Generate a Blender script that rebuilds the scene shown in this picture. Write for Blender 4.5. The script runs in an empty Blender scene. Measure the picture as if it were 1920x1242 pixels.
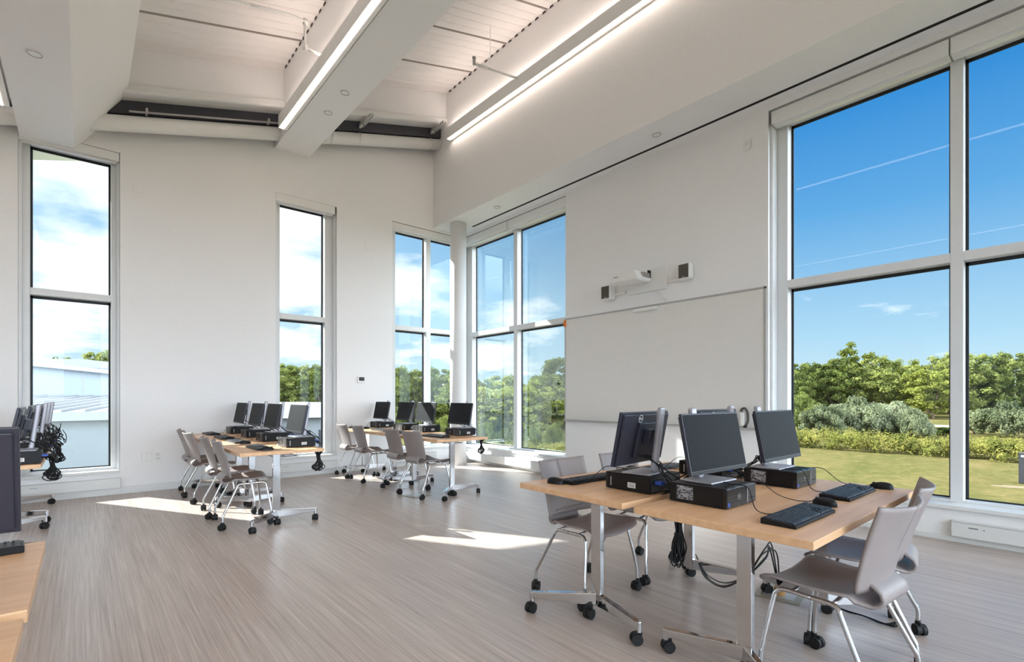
import bpy, bmesh, math, random
from mathutils import Vector, Matrix, noise
R = math.radians
PI = math.pi
scene = bpy.context.scene
COL = scene.collection

# ---------------------------------------------------------------- helpers
def lin(c):
    o = []
    for v in c:
        v = v / 255.0
        o.append(v / 12.92 if v <= .04045 else ((v + .055) / 1.055) ** 2.4)
    return (o[0], o[1], o[2], 1.0)

class MB:
    """collects simple shapes and links them as ONE mesh object"""
    def __init__(s):
        s.v = []; s.f = []; s.m = []
    def add(s, vs, fs, mi=0):
        b = len(s.v)
        s.v += [tuple(v) for v in vs]
        for f in fs:
            s.f.append(tuple(i + b for i in f)); s.m.append(mi)
    def box(s, x0, x1, y0, y1, z0, z1, mi=0):
        if x0 > x1: x0, x1 = x1, x0
        if y0 > y1: y0, y1 = y1, y0
        if z0 > z1: z0, z1 = z1, z0
        vs = [(x0,y0,z0),(x1,y0,z0),(x1,y1,z0),(x0,y1,z0),(x0,y0,z1),(x1,y0,z1),(x1,y1,z1),(x0,y1,z1)]
        s.add(vs, [(0,3,2,1),(4,5,6,7),(0,1,5,4),(1,2,6,5),(2,3,7,6),(3,0,4,7)], mi)
        return s
    def hexa(s, vs, mi=0):
        s.add(vs, [(0,3,2,1),(4,5,6,7),(0,1,5,4),(1,2,6,5),(2,3,7,6),(3,0,4,7)], mi)
        return s
    def prism(s, poly, axis, a0, a1, mi=0):
        """poly: 2D outline; axis 'x': (y,z) swept in x ; 'y': (x,z) ; 'z': (x,y)"""
        n = len(poly)
        def P(p, a):
            return {'x': (a, p[0], p[1]), 'y': (p[0], a, p[1]), 'z': (p[0], p[1], a)}[axis]
        vs = [P(p, a0) for p in poly] + [P(p, a1) for p in poly]
        fs = [tuple(range(n)), tuple(range(2*n-1, n-1, -1))]
        for i in range(n):
            j = (i+1) % n
            fs.append((i, i+n, j+n, j))
        s.add(vs, fs, mi)
        return s
    def cyl(s, p, q, r, seg=16, mi=0, r2=None, cap=True):
        p = Vector(p); q = Vector(q); d = (q-p).normalized()
        a = d.orthogonal().normalized(); b = d.cross(a)
        r2 = r if r2 is None else r2
        vs = []
        for k in range(seg):
            t = 2*PI*k/seg
            vs.append(p + (a*math.cos(t)+b*math.sin(t))*r)
        for k in range(seg):
            t = 2*PI*k/seg
            vs.append(q + (a*math.cos(t)+b*math.sin(t))*r2)
        fs = [(k, (k+1)%seg, (k+1)%seg+seg, k+seg) for k in range(seg)]
        if cap:
            fs += [tuple(range(seg-1,-1,-1)), tuple(range(seg, 2*seg))]
        s.add(vs, fs, mi)
        return s
    def tube(s, pts, r, seg=8, mi=0):
        pts = [Vector(p) for p in pts]
        n = len(pts)
        up = None; rings = []
        for i in range(n):
            d = (pts[min(i+1,n-1)] - pts[max(i-1,0)])
            if d.length < 1e-9: d = Vector((0,0,1))
            d.normalize()
            if up is None: up = d.orthogonal().normalized()
            a = (up - d*up.dot(d))
            if a.length < 1e-6: a = d.orthogonal()
            a.normalize(); up = a
            b = d.cross(a)
            rings.append([pts[i] + (a*math.cos(2*PI*k/seg)+b*math.sin(2*PI*k/seg))*r for k in range(seg)])
        vs = [v for rg in rings for v in rg]
        fs = []
        for i in range(n-1):
            for k in range(seg):
                k2 = (k+1)%seg
                fs.append((i*seg+k, i*seg+k2, (i+1)*seg+k2, (i+1)*seg+k))
        fs += [tuple(range(seg-1,-1,-1)), tuple(range((n-1)*seg, n*seg))]
        s.add(vs, fs, mi)
        return s
    def grid(s, P, nu, nv, mi=0, skip=None):
        vs = [P(i/nu, j/nv) for j in range(nv+1) for i in range(nu+1)]
        fs = []
        for j in range(nv):
            for i in range(nu):
                if skip and skip(i, j): continue
                a = j*(nu+1)+i
                fs.append((a, a+1, a+nu+2, a+nu+1))
        s.add(vs, fs, mi)
        return s
    def build(s, name, mat, parent=None, smooth=False, bevel=0, bseg=2, solid=0, subsurf=0):
        me = bpy.data.meshes.new(name)
        me.from_pydata(s.v, [], s.f)
        mats = mat if isinstance(mat, (list, tuple)) else [mat]
        for m in mats: me.materials.append(m)
        for p, mi in zip(me.polygons, s.m):
            p.material_index = mi
            p.use_smooth = smooth
        me.update()
        if smooth == 'auto':
            pass
        o = bpy.data.objects.new(name, me)
        COL.objects.link(o)
        if solid:
            md = o.modifiers.new('t', 'SOLIDIFY'); md.thickness = solid; md.offset = 0
        if bevel:
            md = o.modifiers.new('b', 'BEVEL'); md.width = bevel; md.segments = bseg; md.limit_method = 'ANGLE'; md.angle_limit = R(40)
        if subsurf:
            md = o.modifiers.new('s', 'SUBSURF'); md.levels = subsurf; md.render_levels = subsurf
        if parent: o.parent = parent
        return o

def smooth_path(pts, n=8):
    """catmull-rom"""
    P = [Vector(p) for p in pts]
    P = [P[0]*2-P[1]] + P + [P[-1]*2-P[-2]]
    out = []
    for i in range(1, len(P)-2):
        for k in range(n):
            t = k/n
            a, b, c, d = P[i-1], P[i], P[i+1], P[i+2]
            out.append(.5*((2*b)+(c-a)*t+(2*a-5*b+4*c-d)*t*t+(3*b-a-3*c+d)*t*t*t))
    out.append(P[-2])
    return out

def thing(name, label, cat, loc=(0,0,0), rz=0, group=None):
    o = bpy.data.objects.new(name, None); COL.objects.link(o)
    o.empty_display_size = .1
    o.location = loc; o.rotation_euler = (0,0,rz)
    o['label'] = label; o['category'] = cat
    if group: o['group'] = group
    return o
def tag(o, label, cat, group=None, kind=None):
    o['label'] = label; o['category'] = cat
    if group: o['group'] = group
    if kind: o['kind'] = kind
    return o
def struct(o, label=None, cat=None):
    o['kind'] = 'structure'
    if label: o['label'] = label
    if cat: o['category'] = cat
    return o
KIDS = {}
def dup(root, loc, rz, label, group=None):
    def cp(o, parent):
        c = o.copy(); COL.objects.link(c)
        if parent: c.parent = parent
        for ch in o.children: cp(ch, c)
        return c
    r = cp(root, None)
    r.location = loc; r.rotation_euler = (0,0,rz)
    r['label'] = label
    if group: r['group'] = group
    return r

# ---------------------------------------------------------------- materials
def newmat(name):
    m = bpy.data.materials.new(name); m.use_nodes = True
    nt = m.node_tree
    return m, nt, nt.nodes['Principled BSDF']
def mat(name, col, rough=.5, metal=0, spec=.5, bump=0, bscale=200, var=0, vscale=30, coat=0):
    m, nt, b = newmat(name)
    c = lin(col)
    b.inputs['Base Color'].default_value = c
    b.inputs['Roughness'].default_value = rough
    b.inputs['Metallic'].default_value = metal
    b.inputs['Specular IOR Level'].default_value = spec
    if coat: b.inputs['Coat Weight'].default_value = coat
    tc = nt.nodes.new('ShaderNodeTexCoord')
    nz = nt.nodes.new('ShaderNodeTexNoise'); nz.inputs['Scale'].default_value = vscale; nz.inputs['Detail'].default_value = 3
    nt.links.new(tc.outputs['Object'], nz.inputs['Vector'])
    mx = nt.nodes.new('ShaderNodeMix'); mx.data_type = 'RGBA'
    v = var if var else .03
    mx.inputs['A'].default_value = tuple(x*(1-v) for x in c[:3])+(1,)
    mx.inputs['B'].default_value = tuple(min(1,x*(1+v)) for x in c[:3])+(1,)
    nt.links.new(nz.outputs['Fac'], mx.inputs['Factor'])
    nt.links.new(mx.outputs['Result'], b.inputs['Base Color'])
    if bump:
        n2 = nt.nodes.new('ShaderNodeTexNoise'); n2.inputs['Scale'].default_value = bscale; n2.inputs['Detail'].default_value = 2
        nt.links.new(tc.outputs['Object'], n2.inputs['Vector'])
        bp = nt.nodes.new('ShaderNodeBump'); bp.inputs['Strength'].default_value = bump; bp.inputs['Distance'].default_value = .002
        nt.links.new(n2.outputs['Fac'], bp.inputs['Height'])
        nt.links.new(bp.outputs['Normal'], b.inputs['Normal'])
    return m
def emit(name, col, s):
    m = bpy.data.materials.new(name); m.use_nodes = True
    nt = m.node_tree; nt.nodes.clear()
    e = nt.nodes.new('ShaderNodeEmission'); e.inputs['Color'].default_value = lin(col); e.inputs['Strength'].default_value = s
    o = nt.nodes.new('ShaderNodeOutputMaterial'); nt.links.new(e.outputs[0], o.inputs[0])
    return m
def stretch_noise(nt, scale, coord='Object', detail=4, rough=.6):
    tc = nt.nodes.new('ShaderNodeTexCoord')
    mp = nt.nodes.new('ShaderNodeMapping'); mp.inputs['Scale'].default_value = scale
    nz = nt.nodes.new('ShaderNodeTexNoise'); nz.inputs['Scale'].default_value = 1; nz.inputs['Detail'].default_value = detail; nz.inputs['Roughness'].default_value = rough
    nt.links.new(tc.outputs[coord], mp.inputs['Vector']); nt.links.new(mp.outputs[0], nz.inputs['Vector'])
    return nz
def ramp(nt, fac, stops):
    r = nt.nodes.new('ShaderNodeValToRGB')
    el = r.color_ramp.elements
    while len(el) < len(stops): el.new(.5)
    for e, (p, c) in zip(el, stops):
        e.position = p; e.color = c
    nt.links.new(fac, r.inputs['Fac'])
    return r

M = {}
M['wall'] = mat('painted_wall', (237,236,236), .75, bump=.05, bscale=300)
M['ceil'] = mat('painted_deck', (234,231,228), .6)
M['trimwhite'] = mat('white_trim', (222,222,220), .45)
M['frame'] = mat('aluminium_frame', (222,223,224), .35, 0)
M['gasket'] = mat('black_gasket', (18,22,30), .5)
M['black'] = mat('black_plastic', (18,18,20), .45, spec=.3, bump=.1, bscale=600)
M['blackmatte'] = mat('black_rubber', (16,16,17), .6)
M['caseblack'] = mat('black_case_steel', (17,16,18), .45, spec=.3, bump=.08, bscale=900)
M['glossblack'] = mat('gloss_black_front', (16,16,18), .22)
M['greystripe'] = mat('grey_plastic', (64,62,62), .4, spec=.3)
M['screen'] = mat('dark_screen', (14,16,20), .5, spec=.12)
M['monback'] = mat('monitor_back_casing', (44,44,56), .34)
M['silver'] = mat('silver_plastic', (178,176,184), .38, .55)
M['chrome'] = mat('chrome', (205,206,208), .12, 1.0)
M['brushed'] = mat('polished_steel', (205,205,207), .1, 1.0, var=.06, vscale=6)
M['shell'] = mat('grey_chair_shell', (148,138,136), .42, bump=.06, bscale=700)
M['taupe'] = M['shell']
M['white'] = mat('white_plastic', (232,232,230), .35)
M['board'] = mat('whiteboard_surface', (226,223,219), .22)
M['greyalu'] = mat('grey_aluminium', (178,178,176), .4, .4)
M['darksteel'] = mat('dark_steel', (58,58,66), .5, .2)
M['sticker'] = mat('white_sticker', (226,224,222), .6)
M['seam'] = mat('deck_seam_shadow_gap', (164,156,150), .7)
M['flute_shade'] = mat('painted_flute_shade', (78,70,68), .8)  # dark tone painted for the shade inside open deck flutes
M['ink'] = mat('grey_ink', (88,86,92), .6)
M['blue'] = mat('blue_plug', (52,82,168), .45)
M['orange'] = mat('orange_tag', (236,128,30), .5)
M['spkgrille'] = mat('speaker_grille', (84,80,74), .8, bump=.3, bscale=1500)
M['tan'] = mat('tan_wood_plug', (188,142,84), .5)
M['brass'] = mat('floor_box_metal', (158,150,132), .4, .5)
M['slot'] = mat('black_slot', (6,6,7), .8)
M['lens'] = emit('lamp_lens', (255,236,220), 6)
M['lensup'] = emit('lamp_lens_up', (255,236,224), 10.5)
M['keys'] = mat('black_keys_sky_sheen', (40,43,50), .42)  # lightened and blued to carry sky reflection on the key tops

# speckled regulatory label
def mk_reglabel():
    m, nt, b = newmat('printed_label')
    tc = nt.nodes.new('ShaderNodeTexCoord')
    mp = nt.nodes.new('ShaderNodeMapping'); mp.inputs['Scale'].default_value = (1, 120, 330)
    nt.links.new(tc.outputs['Object'], mp.inputs['Vector'])
    vo = nt.nodes.new('ShaderNodeTexVoronoi'); vo.distance = 'CHEBYCHEV'; vo.inputs['Scale'].default_value = 1.0
    nt.links.new(mp.outputs[0], vo.inputs['Vector'])
    r = ramp(nt, vo.outputs['Color'], [(0,(.03,.03,.033,1)),(.5,(.06,.06,.065,1)),(.6,(.35,.35,.38,1)),(1,(.5,.5,.54,1))])
    nt.links.new(r.outputs[0], b.inputs['Base Color']); b.inputs['Roughness'].default_value = .45
    return m
M['reg'] = mk_reglabel()

def mk_wood():
    m, nt, b = newmat('maple_laminate')
    nz = stretch_noise(nt, (1.6, 26, 26), detail=5)
    n2 = stretch_noise(nt, (3, 5, 5), detail=2)
    r = ramp(nt, nz.outputs['Fac'], [(.25, lin((214,166,124))), (.55, lin((228,184,142))), (.8, lin((236,196,156)))])
    mx = nt.nodes.new('ShaderNodeMix'); mx.data_type = 'RGBA'; mx.blend_type = 'MULTIPLY'
    mx.inputs['Factor'].default_value = .35
    r2 = ramp(nt, n2.outputs['Fac'], [(.3,(.82,.8,.78,1)),(.7,(1,1,1,1))])
    nt.links.new(r.outputs[0], mx.inputs['A']); nt.links.new(r2.outputs[0], mx.inputs['B'])
    nt.links.new(mx.outputs['Result'], b.inputs['Base Color'])
    b.inputs['Roughness'].default_value = .36
    return m
M['wood'] = mk_wood()
M['woodedge'] = mat('wood_edge_band', (206,158,116), .45, var=.08, vscale=12)

def mk_floor():
    m, nt, b = newmat('striped_vinyl_floor')
    a = stretch_noise(nt, (70, .9, 1), detail=5, rough=.7)
    c = stretch_noise(nt, (9, .35, 1), detail=3)
    d = stretch_noise(nt, (150, 2.2, 1), detail=2)
    def mth(op, x, y):
        n = nt.nodes.new('ShaderNodeMath'); n.operation = op
        for i, v in enumerate((x, y)):
            if isinstance(v, (int, float)): n.inputs[i].default_value = v
            else: nt.links.new(v, n.inputs[i])
        return n.outputs[0]
    s = mth('ADD', mth('MULTIPLY', a.outputs['Fac'], .55), mth('ADD', mth('MULTIPLY', c.outputs['Fac'], .2), mth('MULTIPLY', d.outputs['Fac'], .25)))
    r = ramp(nt, s, [(.36, lin((150,135,126))), (.47, lin((176,162,153))), (.54, lin((188,175,166))), (.64, lin((206,194,186)))])
    nt.links.new(r.outputs[0], b.inputs['Base Color'])
    b.inputs['Roughness'].default_value = .33
    b.inputs['Specular IOR Level'].default_value = .5
    bp = nt.nodes.new('ShaderNodeBump'); bp.inputs['Strength'].default_value = .06; bp.inputs['Distance'].default_value = .002
    nt.links.new(s, bp.inputs['Height']); nt.links.new(bp.outputs['Normal'], b.inputs['Normal'])
    return m
M['floor'] = mk_floor()

def mk_glass():
    m = bpy.data.materials.new('window_glass'); m.use_nodes = True
    nt = m.node_tree; nt.nodes.clear()
    t = nt.nodes.new('ShaderNodeBsdfTransparent'); t.inputs['Color'].default_value = (.93,.965,.96,1)
    g = nt.nodes.new('ShaderNodeBsdfGlossy'); g.inputs['Roughness'].default_value = 0.0; g.inputs['Color'].default_value = (.95,1,1,1)
    f = nt.nodes.new('ShaderNodeFresnel'); f.inputs['IOR'].default_value = 1.45
    k = nt.nodes.new('ShaderNodeMath'); k.operation = 'MULTIPLY'; k.inputs[1].default_value = .30
    mx = nt.nodes.new('ShaderNodeMixShader'); o = nt.nodes.new('ShaderNodeOutputMaterial')
    nt.links.new(f.outputs[0], k.inputs[0]); nt.links.new(k.outputs[0], mx.inputs[0])
    nt.links.new(t.outputs[0], mx.inputs[1]); nt.links.new(g.outputs[0], mx.inputs[2])
    nt.links.new(mx.outputs[0], o.inputs[0])
    return m
M['glass'] = mk_glass()

def mk_leaf(name, dark, mid, light, scale=.7):
    m = bpy.data.materials.new(name); m.use_nodes = True
    nt = m.node_tree; nt.nodes.clear()
    tc = nt.nodes.new('ShaderNodeTexCoord')
    nz = nt.nodes.new('ShaderNodeTexNoise'); nz.inputs['Scale'].default_value = scale; nz.inputs['Detail'].default_value = 6; nz.inputs['Roughness'].default_value = .7
    nt.links.new(tc.outputs['Object'], nz.inputs['Vector'])
    oi = nt.nodes.new('ShaderNodeObjectInfo')
    ad = nt.nodes.new('ShaderNodeMath'); ad.operation = 'MULTIPLY_ADD'; ad.inputs[1].default_value = .22; 
    nt.links.new(oi.outputs['Random'], ad.inputs[0]); 
    sb = nt.nodes.new('ShaderNodeMath'); sb.operation = 'SUBTRACT'; sb.inputs[1].default_value = .11
    nt.links.new(nz.outputs['Fac'], sb.inputs[0]); nt.links.new(sb.outputs[0], ad.inputs[2])
    r = ramp(nt, ad.outputs[0], [(.3, lin(dark)), (.5, lin(mid)), (.72, lin(light))])
    d = nt.nodes.new('ShaderNodeBsdfDiffuse'); t = nt.nodes.new('ShaderNodeBsdfTranslucent')
    nt.links.new(r.outputs[0], d.inputs['Color']); nt.links.new(r.outputs[0], t.inputs['Color'])
    mx = nt.nodes.new('ShaderNodeMixShader'); mx.inputs[0].default_value = .42
    nt.links.new(d.outputs[0], mx.inputs[1]); nt.links.new(t.outputs[0], mx.inputs[2])
    o = nt.nodes.new('ShaderNodeOutputMaterial'); nt.links.new(mx.outputs[0], o.inputs[0])
    return m
M['leaf'] = mk_leaf('tree_leaves', (60,72,38), (110,120,62), (168,170,100))
M['leafy'] = mk_leaf('yellow_green_leaves', (84,94,42), (134,140,66), (182,182,104))
M['bush'] = mk_leaf('grey_green_shrub_leaves', (92,100,72), (140,146,112), (186,188,158), 1.6)
M['golden'] = mk_leaf('goldenrod_leaves', (66,76,38), (116,120,60), (166,158,88), .9)
M['bark'] = mat('bark', (98,84,66), .9, var=.2, vscale=5)

def mk_lawn():
    m, nt, b = newmat('lawn_grass')
    a = stretch_noise(nt, (1.6,1.6,1), detail=8, rough=.8)
    c = stretch_noise(nt, (.12,.3,1), detail=5)
    r = ramp(nt, a.outputs['Fac'], [(.3, lin((62,66,34))), (.5, lin((98,91,54))), (.68, lin((132,115,76)))])
    r2 = ramp(nt, c.outputs['Fac'], [(.35, lin((72,78,42))), (.6, lin((104,95,62))), (.75, lin((140,120,86)))])
    mx = nt.nodes.new('ShaderNodeMix'); mx.data_type = 'RGBA'; mx.inputs['Factor'].default_value = .45
    nt.links.new(r.outputs[0], mx.inputs['A']); nt.links.new(r2.outputs[0], mx.inputs['B'])
    nt.links.new(mx.outputs['Result'], b.inputs['Base Color'])
    b.inputs['Roughness'].default_value = 1; b.inputs['Specular IOR Level'].default_value = 0
    return m
M['lawn'] = mk_lawn()
M['asphalt'] = mat('road_asphalt', (150,140,128), .9, var=.1)
M['sand'] = mat('bare_sand', (118,102,76), 1.0, var=.15, vscale=2)
M['metalwall'] = mat('pale_metal_cladding', (136,146,154), .45, 0, var=.04, vscale=.3)
M['metalroof'] = mat('white_standing_seam_roof', (162,168,176), .4)
M['louver'] = mat('grey_louver', (110,114,118), .6)
M['concrete'] = mat('pale_concrete', (186,184,178), .9, var=.08, vscale=1)
M['soffit_out'] = mat('cream_soffit', (222,220,196), .7)

# ---------------------------------------------------------------- camera
H = 1.25
cam_d = bpy.data.cameras.new('camera'); cam = bpy.data.objects.new('camera', cam_d); COL.objects.link(cam)
cam.location = (0,0,H); cam.rotation_euler = (R(90), 0, -math.atan2(805, 940.6))
cam_d.sensor_width = 36; cam_d.sensor_fit = 'HORIZONTAL'; cam_d.lens = 36*940.6/1920
cam_d.shift_y = (745-621)/1920; cam_d.clip_end = 2000; cam_d.clip_start = .05
scene.camera = cam

# ---------------------------------------------------------------- room shell
YW, XW = 8.2, 5.73
YG, XG = 8.45, 6.02
XL, YF = -7.0, -4.0
SL = .272
def deckz(x): return 5.43 + SL*x
ZS = 4.458          # soffit height

b = MB(); b.box(XL-.3, XW+.32, YF-.3, YW+.3, -.3, 0)
struct(b.build('floor', M['floor']))

HD, SI = 4.40, .31   # opening head / sill
def wall_with_openings(fn, a0, a1, ops, ztop):
    m = MB()
    cur = a0
    for (o0, o1, z0, z1) in ops:
        if o0 > cur: fn(m, cur, o0, 0, ztop)
        fn(m, o0, o1, 0, z0); fn(m, o0, o1, z1, ztop)
        cur = o1
    if cur < a1: fn(m, cur, a1, 0, ztop)
    return m
fb = lambda m, a0, a1, z0, z1: m.box(a0, a1, YW, YW+.3, z0, z1)
fr = lambda m, a0, a1, z0, z1: m.box(XW, XW+.32, a0, a1, z0, z1)
W1 = (-.577, .366); W2 = (2.25, 3.2); W3 = (4.205, XW)
struct(wall_with_openings(fb, XL-.3, XW+.32, [W1+(SI,HD), W2+(SI,HD), (W3[0], XW+.32, SI, HD)], 7.6).build('wall_back', M['wall']))
struct(wall_with_openings(fr, YF-.3, YW, [(-2.2, 2.36, SI, HD), (5.41, YW, SI, HD)], 7.6).build('wall_right', M['wall']))
b = wall_with_openings(lambda m,a0,a1,z0,z1: m.box(XL-.3,XL,a0,a1,z0,z1), YF-.3, YW, [(-3.2,3.4,SI,3.2)], 5.2); struct(b.build('wall_left', M['wall']))
b = wall_with_openings(lambda m,a0,a1,z0,z1: m.box(a0,a1,YF-.3,YF,z0,z1), XL, XW+.32, [(-4.6,-.4,SI,3.9),(.4,4.6,SI,4.3)], 7.4); struct(b.build('wall_front', M['wall']))

# ribbed roof deck: ribs run down the slope (x), repeat in y
m = MB()
y = YF; per = .152
prof = []
while y < 8.2:
    prof += [(y, .014), (y+.02, .014), (y+.03, 0), (y+.142, 0)]
    y += per
prof.append((y, .014))
x0, x1 = XL, 5.2
vs = [(x0, p[0], deckz(x0)+p[1]) for p in prof] + [(x1, p[0], deckz(x1)+p[1]) for p in prof]
n = len(prof)
m.add(vs, [(i, i+1, i+1+n, i+n) for i in range(n-1)])
struct(m.build('ceiling', M['ceil']))
m = MB()
m.hexa([(XL-.4,YF-.4,deckz(XL-.4)+.06),(XW+.4,YF-.4,deckz(XW+.4)+.06),(XW+.4,YW+.32,deckz(XW+.4)+.06),(XL-.4,YW+.32,deckz(XL-.4)+.06),
        (XL-.4,YF-.4,deckz(XL-.4)+.4),(XW+.4,YF-.4,deckz(XW+.4)+.4),(XW+.4,YW+.32,deckz(XW+.4)+.4),(XL-.4,YW+.32,deckz(XL-.4)+.4)])
struct(m.build('roof', M['ceil']))  # unseen slab added over the thin deck to block the sun
# deck side-lap seams
m = MB()
for k in range(2, 13):
    y = YF + per*6*k + .011
    if y > 7.6: break
    m.hexa([(XL,y-.006,deckz(XL)-.012),(5.06,y-.006,deckz(5.06)-.012),(5.06,y+.006,deckz(5.06)-.012),(XL,y+.006,deckz(XL)-.012),
            (XL,y-.006,deckz(XL)+.03),(5.06,y-.006,deckz(5.06)+.03),(5.06,y+.006,deckz(5.06)+.03),(XL,y+.006,deckz(XL)+.03)])
struct(m.build('trim_1', M['seam']))

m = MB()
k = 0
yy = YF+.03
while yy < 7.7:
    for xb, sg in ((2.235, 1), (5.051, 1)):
        m.prism([(yy, deckz(xb)-.026), (yy+.07, deckz(xb)-.026), (yy+.055, deckz(xb)+.004), (yy+.015, deckz(xb)+.004)], 'x', xb-.012, xb)  # dark wedge stands in for a shaded flute opening
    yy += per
struct(m.build('trim_5', M['flute_shade']))
# right bulkhead with soffit and black reveal slot
m = MB()
m.box(5.051, 5.555, YF, YW, ZS, 7.3)
m.box(5.595, XW+.02, YF, YW, ZS, 7.0)
m.box(5.555, 5.595, 7.66, YW, ZS, 7.0)
struct(m.build('bulkhead', M['wall']))
m = MB(); m.box(5.553, 5.597, YF, 7.66, ZS-.001, ZS+.3); struct(m.build('trim_2', M['slot']))

# ceiling beams (run along y)
m = MB(); m.box(2.235, 2.738, YF, YW, 5.067, 6.5); struct(m.build('ceiling_beam', M['wall']))
m = MB(); m.prism([(-.56,4.3),(-.08,4.3),(.423,5.045),(.423,5.9),(-.56,5.9)], 'y', YF, YW); struct(m.build('ceiling_beam', M['wall']))
m = MB(); m.box(-3.95, -3.45, YF, YW, 3.6, 5.2); struct(m.build('ceiling_beam', M['wall']))

# sloped fascia box along the back wall, flange, dark steel, pipe
def sloped_box(m, x0, x1, y0, y1, za, zb, mi=0):
    m.hexa([(x0,y0,za+.27*x0),(x1,y0,za+.27*x1),(x1,y1,za+.27*x1),(x0,y1,za+.27*x0),
            (x0,y0,zb+.27*x0),(x1,y0,zb+.27*x1),(x1,y1,zb+.27*x1),(x0,y1,zb+.27*x0)], mi)
m = MB(); sloped_box(m, XL, 5.06, 7.76, YW-.005, 4.98, 5.75); struct(m.build('fascia', M['wall']))
m = MB(); sloped_box(m, XL, 5.055, 7.70, 7.98, 4.865, 4.98)
struct(m.build('trim_3', M['trimwhite'], bevel=.03, bseg=3))
m = MB(); sloped_box(m, XL+.01, 5.05, 7.93, 8.0, 4.70, 4.87); sloped_box(m, XL, 5.05, 8.0, 8.19, 4.84, 4.87)
struct(m.build('trim_4', M['darksteel']))
m = MB(); m.cyl((XL, 7.98, 4.59+.27*XL), (5.05, 7.98, 4.59+.27*5.05), .095, 24)
tag(m.build('ceiling_pipe', M['white'], smooth=True), 'thick white sloping pipe along the top of the back wall', 'pipe')
m = MB(); m.cyl((.44, 7.86, 4.70+.27*.44), (2.22, 7.86, 4.70+.27*2.22), .012, 10)
t = tag(m.build('conduit', M['greyalu'], smooth=True), 'thin grey conduit under the dark steel, left ceiling bay', 'conduit')
for x in (.62, 2.06):
    q = MB(); q.box(x-.012, x+.012, 7.84, 7.925, 4.685+.27*x, 4.75+.27*x); q.build('clip', M['greyalu'], t)
# slotted strut brackets with pipe clamps (right bay)
for i, (x, lab) in enumerate(((3.50, 'slotted steel strut bracket over the ceiling pipe, left one in right bay'), (4.86, 'slotted steel strut bracket beside the end of the right linear lamp'))):
    t = thing('strut_bracket', lab, 'bracket', (x, 7.6, 4.80+.27*x), 0, 'strut brackets holding the ceiling pipe')
    q = MB()
    q.box(-.03, .03, -.1, .36, .02, .026); q.box(-.03, -.026, -.1, .36, -.03, .02); q.box(.026, .03, -.1, .36, -.03, .02)
    h = q
    for k in range(7): h.box(-.009, .009, -.08+k*.06, -.05+k*.06, .0262, .0268, 1); h.box(-.0306,-.03,-.08+k*.06,-.05+k*.06,-.012,.008, 1)
    q.build('strut', [M['white'], M['slot']], t)
    c = MB()
    pc = (0, .38, -.21)
    c.tube([(-.02, pc[1]+.1*math.cos(a), pc[2]+.1*math.sin(a)) for a in [PI*2*k/20 for k in range(21)]], .006, 6)
    c.cyl((-.02, .38, -.11), (-.02, .36, .0), .006, 8); c.box(-.035, -.005, .26, .36, -.05, -.02)
    c.build('pipe_clamp', M['white'], t)
m = MB()
for x in (2.92, 3.02):
    m.tube([(x, 7.98+.1*math.cos(a), 4.59+.27*x+.1*math.sin(a)) for a in [PI*2*k/20 for k in range(21)]], .008, 6)
    m.cyl((x, 7.9, 4.66+.27*x), (x, 7.86, 4.86+.27*x), .005, 8)
m.box(2.9, 2.95, 7.86, 7.9, 4.66+.27*2.9, 4.74+.27*2.9)
tag(m.build('pipe_clamp', M['white']), 'pair of white ring clamps around the ceiling pipe next to the beam', 'clamp')

# column
m = MB(); m.cyl((5.285, 7.71, 0), (5.285, 7.71, ZS), .15, 40)
struct(m.build('column', M['wall'], smooth=True))

# baseboards
m = MB(); m.box(XL, W1[0]-.02, YW-.012, YW, 0, .095); m.box(W1[1]+.02, W2[0]-.02, YW-.012, YW, 0, .095); m.box(W2[1]+.02, W3[0]-.02, YW-.012, YW, 0, .095)
m.box(W1[0]-.02, W1[1]+.02, YW-.012, YW, 0, .06); m.box(W2[0]-.02, W2[1]+.02, YW-.012, YW, 0, .06); m.box(W3[0]-.02, XW, YW-.012, YW, 0, .06)
struct(m.build('baseboard_back', M['trimwhite'], bevel=.003))
m = MB(); m.box(XW-.012, XW, 2.4, 5.41, 0, .095); m.box(XW-.012, XW, YF, 2.4, 0, .05); m.box(XW-.012, XW, 5.41, YW-.012, 0, .05)
struct(m.build('baseboard_right', M['trimwhite'], bevel=.003))

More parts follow.
